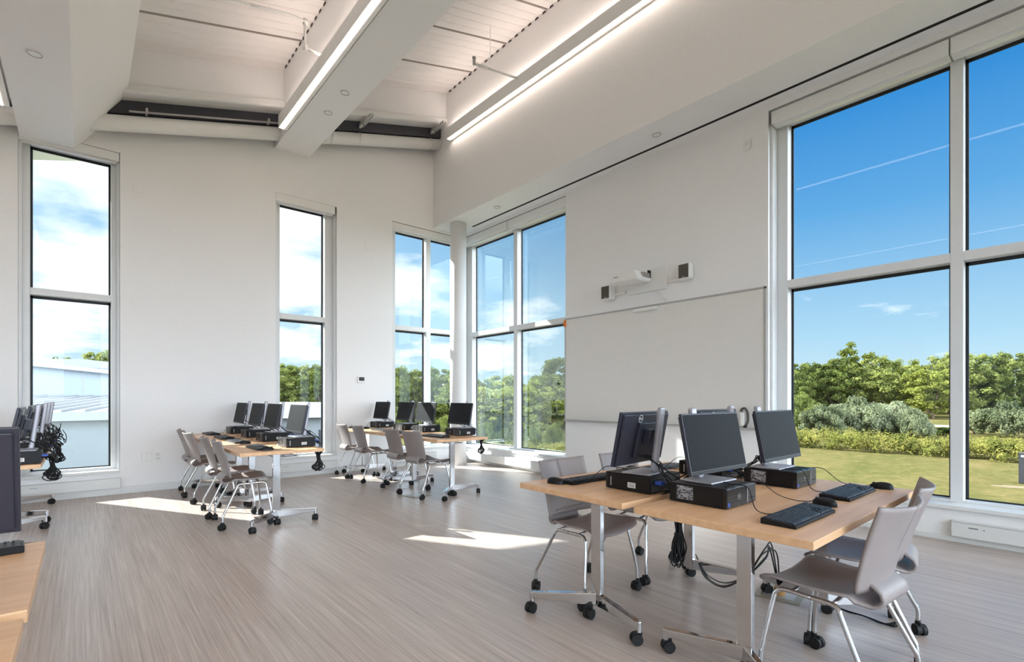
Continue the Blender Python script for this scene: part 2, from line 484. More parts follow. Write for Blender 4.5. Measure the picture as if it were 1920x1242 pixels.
# ---------------------------------------------------------------- windows
def window(n, wall, a0, a1, panes, zh, zt0, zt1, zb, skip0=False, skip1=False):
    """panes: list of (g0,g1) glass extents along the wall"""
    if wall == 'back':
        P = lambda m, p0, p1, n0, n1, z0, z1: m.box(p0, p1, YW+n0, YW+n1, z0, z1)
        ng = YG-YW
    else:
        P = lambda m, p0, p1, n0, n1, z0, z1: m.box(XW+n0, XW+n1, p0, p1, z0, z1)
        ng = XG-XW
    root = bpy.data.objects.new('window_%d' % n, None); COL.objects.link(root); root['kind'] = 'structure'
    f0, f1 = ng-.12, ng+.02
    fr = MB(); gk = MB()
    edges = [a0] + [e for p in panes for e in p] + [a1]
    for i in range(0, len(edges), 2):
        P(fr, edges[i], edges[i+1], f0, f1, SI, HD)
    for (g0, g1) in panes:
        P(fr, g0, g1, f0, f1, zh, HD); P(fr, g0, g1, f0, f1, SI-.02, zb); P(fr, g0, g1, f0, f1, zt0, zt1)
    P(fr, a0, a0+.03, .05, f0, SI, zh); P(fr, a1-.03, a1, .05, f0, SI, zh)
    fr.build('window_frame', M['frame'], root, bevel=.004, bseg=1)
    for (g0, g1) in panes:
        for (z0, z1) in ((zb, zt0), (zt1, zh)):
            gl = MB(); P(gl, g0+.002, g1-.002, ng, ng+.008, z0+.002, z1-.002); gl.build('pane', M['glass'], root)
            w = .022
            P(gk, g0, g0+w, ng-.012, ng-.002, z0, z1); P(gk, g1-w, g1, ng-.012, ng-.002, z0, z1)
            P(gk, g0, g1, ng-.012, ng-.002, z0, z0+w*.6); P(gk, g0, g1, ng-.012, ng-.002, z1-w*1.5, z1)
    gk.build('gasket', M['gasket'], root)
    sl = MB(); P(sl, a0-.0, a1+.0, -.035, f0+.01, SI-.03, SI+.004); sl.build('window_sill', M['trimwhite'], root, bevel=.004)
    return root
window(1, 'back', W1[0], W1[1], [(-.483,.279)], 4.30, 2.486, 2.57, .345)
window(2, 'back', W2[0], W2[1], [(2.345,3.048)], 4.30, 2.486, 2.57, .345)
window(3, 'back', W3[0], XG+.03, [(4.33,4.975),(5.075,5.66)], 4.30, 2.486, 2.57, .345)
window(4, 'right', 5.41, YW+.12, [(5.50,6.753),(6.85,8.12)], 4.27, 2.455, 2.54, .335)
window(5, 'right', -2.2, 2.36, [(-2.1,-.73),(-.64,.772),(.862,2.224)], 4.27, 2.455, 2.54, .335)

def added_fill_window(n, horiz, pos, a0, a1, z1):  # unseen windows added to let more fill light into the room
    root = bpy.data.objects.new('window_%d' % n, None); COL.objects.link(root); root['kind'] = 'structure'
    f = MB(); g = MB()
    k = 3
    for i in range(k+1):
        c = a0+(a1-a0)*i/k
        q = (max(a0,c-.045), min(a1,c+.045))
        if horiz: f.box(q[0], q[1], pos-.06, pos+.06, SI, z1)
        else: f.box(pos-.06, pos+.06, q[0], q[1], SI, z1)
    for z in (SI, 2.45, z1-.07):
        if horiz: f.box(a0, a1, pos-.06, pos+.06, z, z+.07)
        else: f.box(pos-.06, pos+.06, a0, a1, z, z+.07)
    if horiz: g.box(a0, a1, pos-.004, pos+.004, SI, z1)
    else: g.box(pos-.004, pos+.004, a0, a1, SI, z1)
    f.build('window_frame', M['frame'], root); g.build('pane', M['glass'], root)
added_fill_window(6, False, XL-.2, -3.2, 3.4, 3.2)
added_fill_window(7, True, YF-.2, -4.6, -.4, 3.9)
added_fill_window(8, True, YF-.2, .4, 4.6, 4.3)

# roller blind cassettes
def cassette(wall, a0, a1, z0, z1, label):
    t = thing('roller_blind', label, 'blind', group='white roller blind cassettes above the windows')
    m = MB(); e = MB(); bar = MB()
    if wall == 'back':
        m.box(a0, a1, YW-.002, YW+.12, z0, z1); e.box(a1-.006, a1, YW-.004, YW+.118, z0-.006, z1); bar.box(a0+.02, a1-.03, YW+.03, YW+.06, z0-.028, z0)
    else:
        m.box(XW-.002, XW+.15, a0, a1, z0, z1); e.box(XW-.004, XW+.148, a1-.006, a1, z0-.006, z1); bar.box(XW+.03, XW+.06, a0+.02, a1-.03, z0-.028, z0)
    m.build('cassette', M['white'], t, bevel=.006); e.build('end_cap', M['greyalu'], t); bar.build('hem_bar', M['frame'], t)
cassette('back', W1[0], W1[1]-.006, 4.285, 4.395, 'white roller blind cassette over the narrow window at far left')
cassette('back', W2[0], W2[1]-.03, 4.27, 4.398, 'white roller blind cassette over the narrow window behind the middle row')
cassette('back', W3[0], XW-.01, 4.28, 4.39, 'white roller blind cassette over the window left of the round column')
cassette('right', 6.84, YW-.01, 4.25, 4.385, 'white roller blind cassette right of the round column, nearer the corner')
cassette('right', 5.415, 6.83, 4.25, 4.385, 'white roller blind cassette next to the whiteboard wall')
cassette('right', .845, 2.33, 4.235, 4.375, 'white roller blind cassette at left end of the large right window')
cassette('right', -2.19, .838, 4.235, 4.375, 'white roller blind cassette running out of the picture at right')

# finned heater covers below the windows
def heater(wall, a0, a1, z0, z1, d, label, mark=None):
    t = thing('baseboard_heater', label, 'heater', group='white heater covers under the windows')
    m = MB(); g = MB()
    if wall == 'back':
        m.box(a0, a1, YW-d, YW-.001, z0, z1); g.box(a0+.01, a1-.01, YW-d-.001, YW-d+.01, z1-.006, z1-.002)
        g.box(a0+.1, a0+.17, YW-d-.002, YW-d, (z0+z1)/2+.02, (z0+z1)/2+.028)
    else:
        m.box(XW-d, XW-.001, a0, a1, z0, z1); g.box(XW-d-.001, XW-d+.01, a0+.01, a1-.01, z1-.012, z1-.006)
    m.build('cover', M['trimwhite'], t, bevel=.006); g.build('vent_gap', M['greyalu'], t)
    if mark:
        q = MB()
        for k in range(5): q.box(XW-d-.0012, XW-d, mark-.012*k-.009, mark-.012*k, .14, .15)
        q.box(XW-d-.0012, XW-d, mark-.1, mark-.09, .138, .145)
        q.build('brand_mark', M['ink'], t)
heater('back', W1[0], W1[1], .085, .215, .06, 'white heater cover under the narrow window at far left')
heater('back', W2[0], W2[1], .085, .215, .06, 'white heater cover under the narrow window behind the middle row')
heater('back', W3[0], 5.1, .085, .215, .06, 'white heater cover under the window left of the round column')
heater('right', 5.6, 7.95, .06, .2, .1, 'white heater cover in the sun under the corner window')
heater('right', -2.1, .824, .055, .19, .055, 'white heater cover under the large right window', .71)

# ---------------------------------------------------------------- lamps
def linear_lamp(name, x0, x1, y0, y1, z0, z1, label):
    t = thing('linear_lamp', label, 'ceiling light', group='long white linear lamps on the beams')
    m = MB(); m.box(x0, x1, y0, y1, z0, z1); m.build('housing', M['white'], t, bevel=.004)
    m = MB(); m.box(x0+.012, x0+.075, y0+.01, y1-.01, z0-.004, z0+.002)
    m.build('lens', M['lens'], t)
    m = MB(); m.box(x0+.01, x0+.07, y0+.01, y1-.01, z1-.002, z1+.003); m.build('upper_lens', M['lensup'], t)
linear_lamp('l1', 2.09, 2.215, YF+.2, 7.5, 5.045, 5.22, 'long linear lamp on the left side of the middle ceiling beam')
linear_lamp('l2', 4.93, 5.04, YF+.2, 7.56, 5.86, 6.05, 'long linear lamp along the tall right bulkhead')
linear_lamp('l0', -.71, -.585, YF+.2, 7.5, 4.32, 4.5, 'lamp end at the left edge beside the wide slanted beam')
linear_lamp('l3', -4.1, -3.97, YF+.2, 7.5, 3.62, 3.8, 'added fill lamp on the far left beam outside the picture')  # unseen lamp row added to brighten the interior

# ceiling cover discs, sprinkler pipes
def disc(name, x, y, z, label, cat='sprinkler'):
    t = thing(name, label, cat, (x,y,z), 0, 'round white cover discs on ceiling faces')
    m = MB(); m.cyl((0,0,-.008),(0,0,0), .055, 28); m.build('plate', M['white'], t)
    m = MB(); m.tube([(.05*math.cos(a), .05*math.sin(a), -.009) for a in [2*PI*k/28 for k in range(29)]], .004, 6); m.build('rim', M['greyalu'], t)
disc('sprinkler_cover', -.323, 6.13, 4.3, 'white sprinkler cover disc under the slanted left beam')
disc('sprinkler_cover', 2.494, 6.13, 5.067, 'upper of two white discs under the middle beam')
disc('sprinkler_cover', 2.498, 6.71, 5.067, 'lower of two white discs under the middle beam, nearer the back wall')
disc('sprinkler_cover', 5.305, 6.585, ZS, 'white disc on the right soffit near the corner window')
disc('sprinkler_cover', 5.319, 3.503, ZS, 'white disc on the right soffit above the whiteboard')

m = MB()
m.tube(smooth_path([(1.35,5.9,5.45),(1.75,5.93,5.56),(1.95,5.95,5.58)],4), .017, 8)
m.tube([(1.95,5.95,5.60),(1.95,5.95,5.28),(2.235,5.95,5.28)], .017, 8)
m.tube([(.4,5.8,5.16),(1.36,5.9,5.45)], .017, 8)
for p in ((1.95,5.95,5.58),(1.95,5.95,5.29)): m.cyl((p[0],p[1],p[2]-.03),(p[0],p[1],p[2]+.03), .026, 12)
tag(m.build('sprinkler_pipe', M['white'], smooth=True), 'white bent sprinkler pipe in the left ceiling bay', 'pipe')
t = thing('sprinkler_pipe', 'white sprinkler pipe stub hanging beside the right bulkhead', 'pipe')
m = MB(); m.tube([(4.25,5.8,6.02),(5.051,5.62,6.02)], .017, 8); m.cyl((4.45,5.755,6.02),(4.35,5.775,6.02), .028, 12); m.build('pipe', M['white'], t, smooth=True)
m = MB(); m.cyl((4.25,5.8,6.0),(4.25,5.8,6.09), .02, 10); m.cyl((4.25,5.8,6.09),(4.25,5.8,6.11), .028, 10); m.build('sprinkler_head', M['greyalu'], t)
m = MB(); m.cyl((4.5,5.743,6.03),(4.5,5.743,deckz(4.5)), .005, 8); m.build('hanger_rod', M['white'], t)

# ---------------------------------------------------------------- furniture prototypes
def caster_mb(r=.029, w=.018):
    m = MB()
    for s in (-1, 1):
        m.cyl((s*.006, -.012, r), (s*(.006+w), -.012, r), r, 18)
        m.cyl((s*(.006+w), -.012, r), (s*(.008+w), -.012, r), r*.55, 14)
    m.cyl((-.006,-.012,r),(.006,-.012,r), r*.8, 12)
    m.box(-.007, .007, -.03, .016, r*1.2, 2*r+.006)
    m.cyl((0,0,r*1.4),(0,0,2*r+.02), .011, 10)
    return m
CAST = caster_mb().build('caster', M['blackmatte']); CAST_ME = CAST.data
bpy.data.objects.remove(CAST)
def caster(parent, x, y, rz):
    o = bpy.data.objects.new('caster', CAST_ME); COL.objects.link(o)
    o.location = (x, y, 0); o.rotation_euler = (0,0,rz); o.parent = parent
    return o
rnd = random.Random(5)

def make_chair(label, group):
    t = thing('classroom_chair', label, 'chair', group=group)
    # seat with rolled rear
    prof = [(-.150,.512),(-.178,.500),(-.203,.480),(-.212,.455),(-.203,.434),(-.180,.424),(-.150,.430),(-.11,.440),(-.05,.441),(.03,.440),(.11,.444),(.17,.448),(.205,.444),(.228,.430),(.236,.415)]
    wid = [.13,.132,.134,.136,.14,.15,.165,.19,.208,.218,.224,.227,.224,.214,.20]
    def S(u, v):
        k = v*(len(prof)-1); i = min(int(k), len(prof)-2); f = k-i
        y = prof[i][0]*(1-f)+prof[i+1][0]*f; z = prof[i][1]*(1-f)+prof[i+1][1]*f; w = wid[i]*(1-f)+wid[i+1]*f
        s = 2*u-1
        zz = z + (.018*abs(s)**2.4 if i > 6 else 0) - (.01*(1-s*s) if i > 7 else 0)
        return (s*w, y, zz)
    m = MB(); m.grid(S, 12, 28)
    m.build('seat', M['shell'], t, smooth=True, solid=.012)
    def Bk(u, v):
        s = 2*u-1
        s = math.copysign(abs(s)**1.0, s)
        w = .203 + .012*min(1, v*1.4) - .010*max(0, (.10-v)/.10)**2
        y = -.168 - .062*v - .050*v**1.5 + (.030+.024*v)*s*s
        z = .478 + .345*v + .012*abs(s)**2*v
        return (s*w, y, z)
    nu, nv = 21, 18
    m = MB(); m.grid(Bk, nu, nv, skip=None)
    # narrow slit: split the centre column by pinching it to 3 mm and leaving it out
    mm = MB()
    def Bk2(u, v):
        i = round(u*nu)
        if i <= 10: uu = (i/10)*(.5-.0035)
        else: uu = .5+.0035 + ((i-11)/10)*(.5-.0035)
        return Bk(uu, v)
    mm.grid(Bk2, nu, nv, skip=lambda i, j: i == 10 and j >= 8)
    mm.build('backrest', M['shell'], t, smooth=True, solid=.011)
    # chrome side frames: front leg, rear leg each its own mesh
    for s in (-1, 1):
        fl = MB()
        fl.tube(smooth_path([(s*.198,.02,.412),(s*.2,.125,.414),(s*.205,.158,.40),(s*.212,.172,.36),(s*.25,.200,.16),(s*.256,.205,.062)], 6), .0105, 10)
        lf = fl.build('leg', M['chrome'], t, smooth=True); caster(lf, s*.256, .205, rnd.uniform(-2,2))
        rl = MB()
        rl.tube(smooth_path([(s*.198,.03,.412),(s*.2,-.055,.412),(s*.205,-.085,.398),(s*.212,-.10,.365),(s*.244,-.192,.175),(s*.252,-.213,.13),(s*.255,-.215,.062)], 6), .0105, 10)
        lr = rl.build('leg', M['chrome'], t, smooth=True); caster(lr, s*.255, -.215, rnd.uniform(-2,2))
    m = MB()
    for y in (-.06, .1): m.tube([(-.198,y,.412),(-.12,y,.424),(.12,y,.424),(.198,y,.412)], .008, 8)
    m.build('seat_frame', M['chrome'], t, smooth=True)
    return t

def make_table(label, group, L=1.524, D=.76, i0=.31, i1=.26):
    """local x = long axis, user side = -y, origin at floor centre"""
    t = thing('training_table', label, 'table', group=group)
    m = MB(); m.box(-L/2, L/2, -D/2, D/2, .708, .74)
    o = m.build('tabletop', [M['wood']], t, bevel=.003)
    for s, ins in ((-1, i0), (1, i1)):
        px = s*(L/2-ins)
        m = MB(); m.box(px-.018, px+.018, -.034, .034, .075, .708); m.box(px-.03, px+.03, -.22, .22, .69, .707)
        # splayed arms (tapering steel bars)
        tips = ((px+s*.25, -.28), (px+s*.09, .35))
        for (tx, ty) in tips:
            d = Vector((tx-px, ty, 0)).normalized(); n = Vector((-d.y, d.x, 0))*.017
            a = Vector((px, 0, 0)); e = Vector((tx, ty, 0))
            vs = []
            for p, z0, z1 in ((a, .062, .135), (e, .085, .118)):
                for sg in (-1, 1):
                    vs.append((p.x+n.x*sg, p.y+n.y*sg, z0)); 
                for sg in (-1, 1):
                    vs.append((p.x+n.x*sg, p.y+n.y*sg, z1))
            m.add(vs, [(0,2,3,1),(4,5,7,6),(0,4,6,2),(1,3,7,5),(2,6,7,3),(0,1,5,4)])
            m.cyl((tx,ty,.06),(tx,ty,.118), .016, 10)
        lg = m.build('leg', M['brushed'], t, bevel=.004)
        for (tx, ty) in tips: caster(lg, tx, ty, rnd.uniform(-2,2))
        caster(lg, px+s*.05, -.01, rnd.uniform(-2,2))
    # cable basket of black wire under the rear half
    m = MB()
    for k in range(7):
        x = -.42+.14*k
        m.tube([(x,.0,.706),(x,.0,.65),(x,.22,.65),(x,.22,.706)], .003, 5)
    for (yy, zz) in ((.0,.65),(.0,.68),(.11,.65),(.22,.65),(.22,.68)):
        m.tube([(-.42,yy,zz),(.42,yy,zz)], .003, 5)
    m.build('wire_basket', M['black'], t)
    return t

def text_mesh(s, size, ext=.0008):
    cu = bpy.data.curves.new('txt', 'FONT'); cu.body = s; cu.size = size; cu.extrude = ext; cu.align_x = 'CENTER'; cu.align_y = 'CENTER'
    ob = bpy.data.objects.new('txt', cu); COL.objects.link(ob)
    dg = bpy.context.evaluated_depsgraph_get()
    me = bpy.data.meshes.new_from_object(ob.evaluated_get(dg))
    bpy.data.objects.remove(ob); bpy.data.curves.remove(cu)
    return me
def ring(m, r0, r1, z0, z1, seg=36):
    vs = []; fs = []
    for k in range(seg):
        a = 2*PI*k/seg; c, s = math.cos(a), math.sin(a)
        vs += [(r0*c,r0*s,z1),(r1*c,r1*s,z1),(r1*c,r1*s,z0),(r0*c,r0*s,z0)]
    for k in range(seg):
        i = 4*k; j = 4*((k+1)%seg)
        fs += [(i,i+1,j+1,j),(i+1,i+2,j+2,j+1),(i+3,i,j,j+3)]
    m.add(vs, fs)
def round_logo(parent, loc, rot, r, mt):
    me = text_mesh('DELL', r*.72)
    bm = bmesh.new(); bm.from_mesh(me)
    m2 = MB(); ring(m2, r*.88, r, 0, .0008)
    me2 = bpy.data.meshes.new('ring'); me2.from_pydata(m2.v, [], m2.f); bm.from_mesh(me2)
    out = bpy.data.meshes.new('round_logo'); bm.to_mesh(out); bm.free(); out.materials.append(mt)
    bpy.data.meshes.remove(me); bpy.data.meshes.remove(me2)
    o = bpy.data.objects.new('round_logo', out); COL.objects.link(o); o.parent = parent; o.location = loc; o.rotation_euler = rot
    return o

def make_pc(label, group):
    """origin = table level, centre; front is -y"""
    t = thing('desktop_computer', label, 'computer', group=group)
    a, h = .145, .093
    m = MB(); m.box(-a, a, -a+.022, a, .004, h)
    for sx in (-1,1):
        for sy in (-1,1): m.box(sx*.11-.012, sx*.11+.012, sy*.11-.012, sy*.11+.012, 0, .004)
    m.build('case', M['caseblack'], t, bevel=.003)
    m = MB(); m.box(-a, a, -a, -a+.021, .003, h+.001); f = m.build('front_panel', M['glossblack'], t, bevel=.004)
    m = MB(); m.box(.055, .060, -a-.0012, -a, .01, h-.008); m.build('silver_strip', M['silver'], f)
    m = MB(); m.box(.061, .142, -a-.001, -a, .008, h-.004); m.build('drive_bay', M['greystripe'], f)
    m = MB()
    for k in range(5): m.box(.075+.012*k, .083+.012*k, -a-.002, -a-.0008, .028, .033)
    m.build('ports', M['black'], f)
    m = MB()
    for k in range(9): m.box(-.135, .05, -a-.0008, -a, .014+.0085*k, .0175+.0085*k)
    m.build('grille', M['blackmatte'], f)
    round_logo(f, (-.028, -a-.0012, .05), (R(90),0,0), .013, M['silver'])
    m = MB(); m.box(-.135, -.118, -a-.0014, -a, .012, .03); m.build('badge', M['blue'], f)
    # left side: printed label ; right side: white sticker and vertical mark
    m = MB(); m.box(-a-.0008, -a, .02, .105, .018, .082); m.build('printed_label', M['reg'], t)
    m = MB(); m.box(a, a+.0008, .005, .055, .022, .05); s = m.build('asset_sticker', M['sticker'], t)
    m = MB()
    for k in range(3): m.box(a+.0008, a+.0012, .011, .049, .027+.007*k, .030+.007*k)
    m.build('sticker_text', M['ink'], s)
    m = MB()
    for k in range(5): m.box(a, a+.0007, -.112, -.104, .02+.01*k, .027+.01*k)
    m.build('side_mark', M['greyalu'], t)
    # rear
    m = MB(); m.box(-.135, .135, a, a+.002, .01, .084); r = m.build('rear_panel', M['greystripe'], t)
    m = MB()
    for k in range(7): m.box(.02, .13, a+.002, a+.004, .046+.005*k, .0485+.005*k)
    for k in range(6): m.box(-.12+.03*k, -.10+.03*k, a+.002, a+.004, .016, .032)
    m.build('rear_ports', M['black'], r)
    m = MB(); m.box(.07, .105, a+.003, a+.04, .05, .068); m.build('plug', M['blue'], r)
    m = MB()
    rr = random.Random(3)
    for k in range(6):
        x = -.1+.035*k
        m.tube(smooth_path([(x,a+.002,.04),(x+rr.uniform(-.02,.02),a+.05,.05),(x*.6+rr.uniform(-.03,.03),a+.075,.025),(x*.3+rr.uniform(-.06,.06),a+.09,.006)],5), .0035, 6)
    m.build('rear_cables', M['black'], t, smooth=True)
    return t

def make_monitor(label, group):
    """origin on top of the computer, centre of the stand base; screen faces -y"""
    t = thing('monitor', label, 'monitor', group=group)
    m = MB(); m.box(-.118, .118, -.085, .085, 0, .009); m.build('stand_base', M['silver'], t, bevel=.004)
    # leaning neck
    m = MB()
    z0, z1 = .008, .362; y0, y1 = .048, .092; hw, hd = .021, .017
    m.hexa([(-hw,y0-hd,z0),(hw,y0-hd,z0),(hw,y0+hd,z0),(-hw,y0+hd,z0),(-hw,y1-hd,z1),(hw,y1-hd,z1),(hw,y1+hd,z1),(-hw,y1+hd,z1)])
    m.build('stand_neck', M['silver'], t, bevel=.012, bseg=3)
    tilt = R(11)
    piv = Vector((0, -.005, .188))
    def T(p):
        p = Vector(p); q = Matrix.Rotation(-tilt, 3, 'X') @ Vector((p.x, p.y, p.z)) ; return tuple(q + piv)
    w, h = .257, .146
    def tb(m, *a):
        k = MB(); k.box(*a); m.add([T(v) for v in k.v], k.f)
    m = MB(); tb(m, -w, w, -.035, -.018, -h, h); tb(m, -w+.012, w-.012, -.018, -.006, -h+.012, h-.012); tb(m, -.1, .1, -.006, .012, -.1, .09)
    tb(m, -.05,.05,.012,.05,-.02,.06)
    cs = m.build('casing', M['monback'], t, bevel=.003)
    m = MB(); tb(m, -w+.007, w-.007, -.0365, -.035, -h+.02, h-.007); m.build('screen', M['screen'], t)
    m = MB(); tb(m, -w+.007, w-.007, -.0362, -.035, -h+.002, -h+.018); bz = m.build('bezel', M['black'], t)
    # emblem on the back
    me = round_logo(cs, (0,0,0), (0,0,0), .021, M['sticker'])
    me.location = T((-.002+.0, -.0055, .112)); me.rotation_euler = (R(90)-tilt, 0, R(180))
    me.rotation_mode = 'XYZ'
    rm = Matrix.Rotation(-tilt, 3, 'X') @ Matrix.Rotation(R(180), 3, 'Z') @ Matrix.Rotation(R(90), 3, 'X')
    me.rotation_euler = rm.to_euler()
    me.location = T((.075, -.0055, .112))
    m = MB()
    for (x0, x1, dx) in ((.03,.05,.02),(.06,-.02,.01),(-.02,.03,-.03)):
        m.tube(smooth_path([T((x0,-.002,-.09)), (x0*.8,.03,.085), (dx,.08,.05), (x1,.11,.02), (x1*1.5,.16,-.01), (x1*1.6,.185,-.03)],6), .0035, 6)
    for (dx, dz) in ((-.07,.045),(-.04,.05)):
        m.tube(smooth_path([T((dx,-.004,-.1)), (dx-.02,.02,dz), (dx+.03,.05,.02), (.0,.09,.06), (.06,.13,.03), (.09,.17,-.02)],6), .003, 6)
    m.build('video_cables', M['black'], t, smooth=True)
    return t

def make_keyboard(label, group):
    t = thing('keyboard', label, 'keyboard', group=group)
    L, D = .442, .135
    m = MB(); m.prism([(-D/2,0),(D/2,0),(D/2,.024),(-D/2,.014)], 'x', -L/2, L/2); m.build('body', M['black'], t, bevel=.003)
    m = MB()
    rows = 6
    def ktop(y): return .014 + (y+D/2)/D*.010
    for r in range(rows):
        y0 = -D/2+.010+r*.0195
        cols = [(-.212, 15), (.085, 3), (.147, 4)]
        for (xs, n) in cols:
            if r == 0 and n == 15:
                ks = [(-.212,-.19),(-.188,-.168),(-.166,-.146),(-.144,-.03),(-.028,-.008),(-.006,.014),(.016,.036),(.038,.074)]
            else:
                ks = [(xs+.0193*k, xs+.0193*k+.0160) for k in range(n)]
            if n == 3 and r in (2,): continue
            if n == 3 and r == 1: ks = [ks[1]]
            for (a, b2) in ks:
                z = ktop(y0+.008)
                m.hexa([(a,y0,z-.002),(b2,y0,z-.002),(b2,y0+.0168,z-.001),(a,y0+.0168,z-.001),(a+.002,y0+.002,z+.005),(b2-.002,y0+.002,z+.005),(b2-.002,y0+.015,z+.006),(a+.002,y0+.015,z+.006)])
    m.build('keys', M['keys'], t)
    m = MB(); m.tube(smooth_path([(-.03,D/2,.012),(-.05,D/2+.05,.004),(-.04,D/2+.10,.02),(0,D/2+.15,.098),(.03,D/2+.24,.098),(.07,D/2+.30,.098)],8), .0022, 6); m.build('cord', M['black'], t, smooth=True)
    return t
def make_mouse(label, group):
    t = thing('computer_mouse', label, 'mouse', group=group)
    def P(u, v):
        a = 2*PI*u; r = math.sin(v*PI/2)
        x = .031*r*math.cos(a); y = .057*r*math.sin(a)
        z = .036*math.cos(v*PI/2)**.6*(1-.15*math.sin(a)*r)+.001
        return (x, y, z)
    m = MB(); m.grid(P, 24, 8); m.build('shell', M['black'], t, smooth=True)
    m = MB(); m.cyl((-.004,.035,.026),(.004,.035,.026), .008, 12); m.build('wheel', M['greystripe'], t)
    m = MB(); m.tube(smooth_path([(0,.055,.012),(0,.08,.004),(-.03,.13,.004),(-.09,.18,.03),(-.16,.24,.10),(-.19,.31,.098),(-.20,.36,.098)],8), .002, 6); m.build('cord', M['black'], t, smooth=True)
    return t

# ---------------------------------------------------------------- layout
ZT = .74
PROTO = {}
def place(kind, maker, loc, rz, label, group):
    if kind not in PROTO:
        o = maker(label, group); o.location = loc; o.rotation_euler = (0,0,rz); PROTO[kind] = o
        return o
    return dup(PROTO[kind], loc, rz, label, group)
def loc2(x, y, rz, dx, dy):
    c, s = math.cos(rz), math.sin(rz)
    return x + c*dx - s*dy, y + s*dx + c*dy

def station(x, y, rz, where, grp, kb=(0,-.31), mouse=(.29,-.29), pcrot=0, mrot=0, moff=(0,0), has=('pc','mon','kb','mouse'), kr=0):
    """x,y = centre of the computer; local front is -y"""
    if 'pc' in has: place('pc', make_pc, (x,y,ZT), rz+pcrot, 'flat black computer case, ' + where, 'black computers under the monitors, ' + grp)
    mx, my = loc2(x, y, rz, -.015+moff[0], .035+moff[1])
    if 'mon' in has: place('mon', make_monitor, (mx,my,ZT+.094), rz+mrot, 'black monitor on silver stand, ' + where, 'monitors, ' + grp)
    kx, ky = loc2(x, y, rz, *kb)
    if 'kb' in has: place('kb', make_keyboard, (kx,ky,ZT), rz+kr, 'black keyboard, ' + where, 'keyboards, ' + grp)
    qx, qy = loc2(x, y, rz, *mouse)
    if 'mouse' in has: place('mouse', make_mouse, (qx,qy,ZT), rz+R(rnd.uniform(-15,15)), 'black computer mouse, ' + where, 'mice, ' + grp)

TG = 'maple training tables'
CG = 'grey classroom chairs'
# group A, front right: two tables back to back
place('table', make_table, (2.715, 1.03, 0), 0, 'maple training table nearest the camera, front right', TG)
place('table', make_table, (2.735, 1.848, 0), R(178.8), 'maple training table behind the nearest one, front right', TG)
station(2.345, 1.23, 0, 'left seat of the nearest table', 'front right tables', kb=(-.045,-.41), mouse=(.31,-.392), moff=(.045,0), mrot=R(-2))
station(3.135, 1.225, 0, 'seat beside the large window, nearest table', 'front right tables', kb=(-.09,-.375), mouse=(.245,-.44))
station(2.385, 1.66, R(180), 'left one with its back to the camera, front right', 'front right tables', kb=(.02,-.375), mouse=(.265,-.42), mrot=R(6), moff=(.035,0))
station(3.145, 1.66, R(180), 'half hidden behind the nearest monitor, front right', 'front right tables', kb=(.02,-.375), mouse=(.265,-.42))
place('chair', make_chair, (2.48, 2.15, 0), R(180), 'grey chair behind the front right tables, left one', CG)
place('chair', make_chair, (3.09, 2.15, 0), R(180), 'grey chair behind the front right tables, mostly hidden by monitors', CG)
place('chair', make_chair, (2.505, .74, 0), R(-5), 'grey chair nearest the camera at the bottom right', CG)
place('chair', make_chair, (3.06, .785, 0), R(10), 'grey chair behind the nearest chair, beside the large window', CG)

# rows B (middle), C (by corner windows), D (far left): tables end to end along y, users on the -x side
RB = R(-90)
ORD = ('nearest', 'second', 'third', 'farthest')
def row(name, xc, ys, pcx, pcys, chairs, tag_, kdx):
    for i, yc in enumerate(ys):
        place('table', make_table, (xc, yc, 0), R(-90), 'maple training table, %s half of the %s' % (('near','far')[i], tag_), TG)
    for i, yc in enumerate(pcys):
        station(pcx, yc, RB, mrot=(R(0) if (name == 'D' and i == 0) else 0), where= '%s of four in the %s' % (ORD[i], tag_), grp=tag_, kb=(rnd.uniform(-.02,.04), kdx), mouse=(.27, kdx+.02))
    for i, yc in enumerate(chairs):
        place('chair', make_chair, (xc-.245+rnd.uniform(-.02,.02), yc, 0), RB+R(rnd.uniform(-4,4)), 'grey chair, %s of four in the %s' % (ORD[i], tag_), CG)
row('B', 1.455, (5.785, 7.35), 1.695, (5.435, 6.315, 7.05, 7.91), (5.56, 6.15, 7.11, 7.68), 'middle row of tables', -.37)
row('C', 3.57, (5.85, 7.40), 3.855, (5.57, 6.46, 7.06, 7.9), (5.59, 6.12, 7.15, 7.70), 'row by the corner windows', -.42)
row('D', -.62, (5.97, 7.42), -.39, (5.42, 6.45, 7.1, 7.85), (), 'row at the left edge', -.37)
# group E, left foreground
place('table', make_table, (-.862, 2.05, 0), R(180), 'maple training table with keyboard at the left edge, left foreground', TG)
place('table', make_table, (-.866, 1.235, 0), 0, 'maple training table at the bottom left corner, closest of the pair', TG)
station(-.40, 1.90, R(180), 'left foreground table', 'left foreground', kb=(-.03,-.44), has=('pc','mon','kb'), kr=R(4))

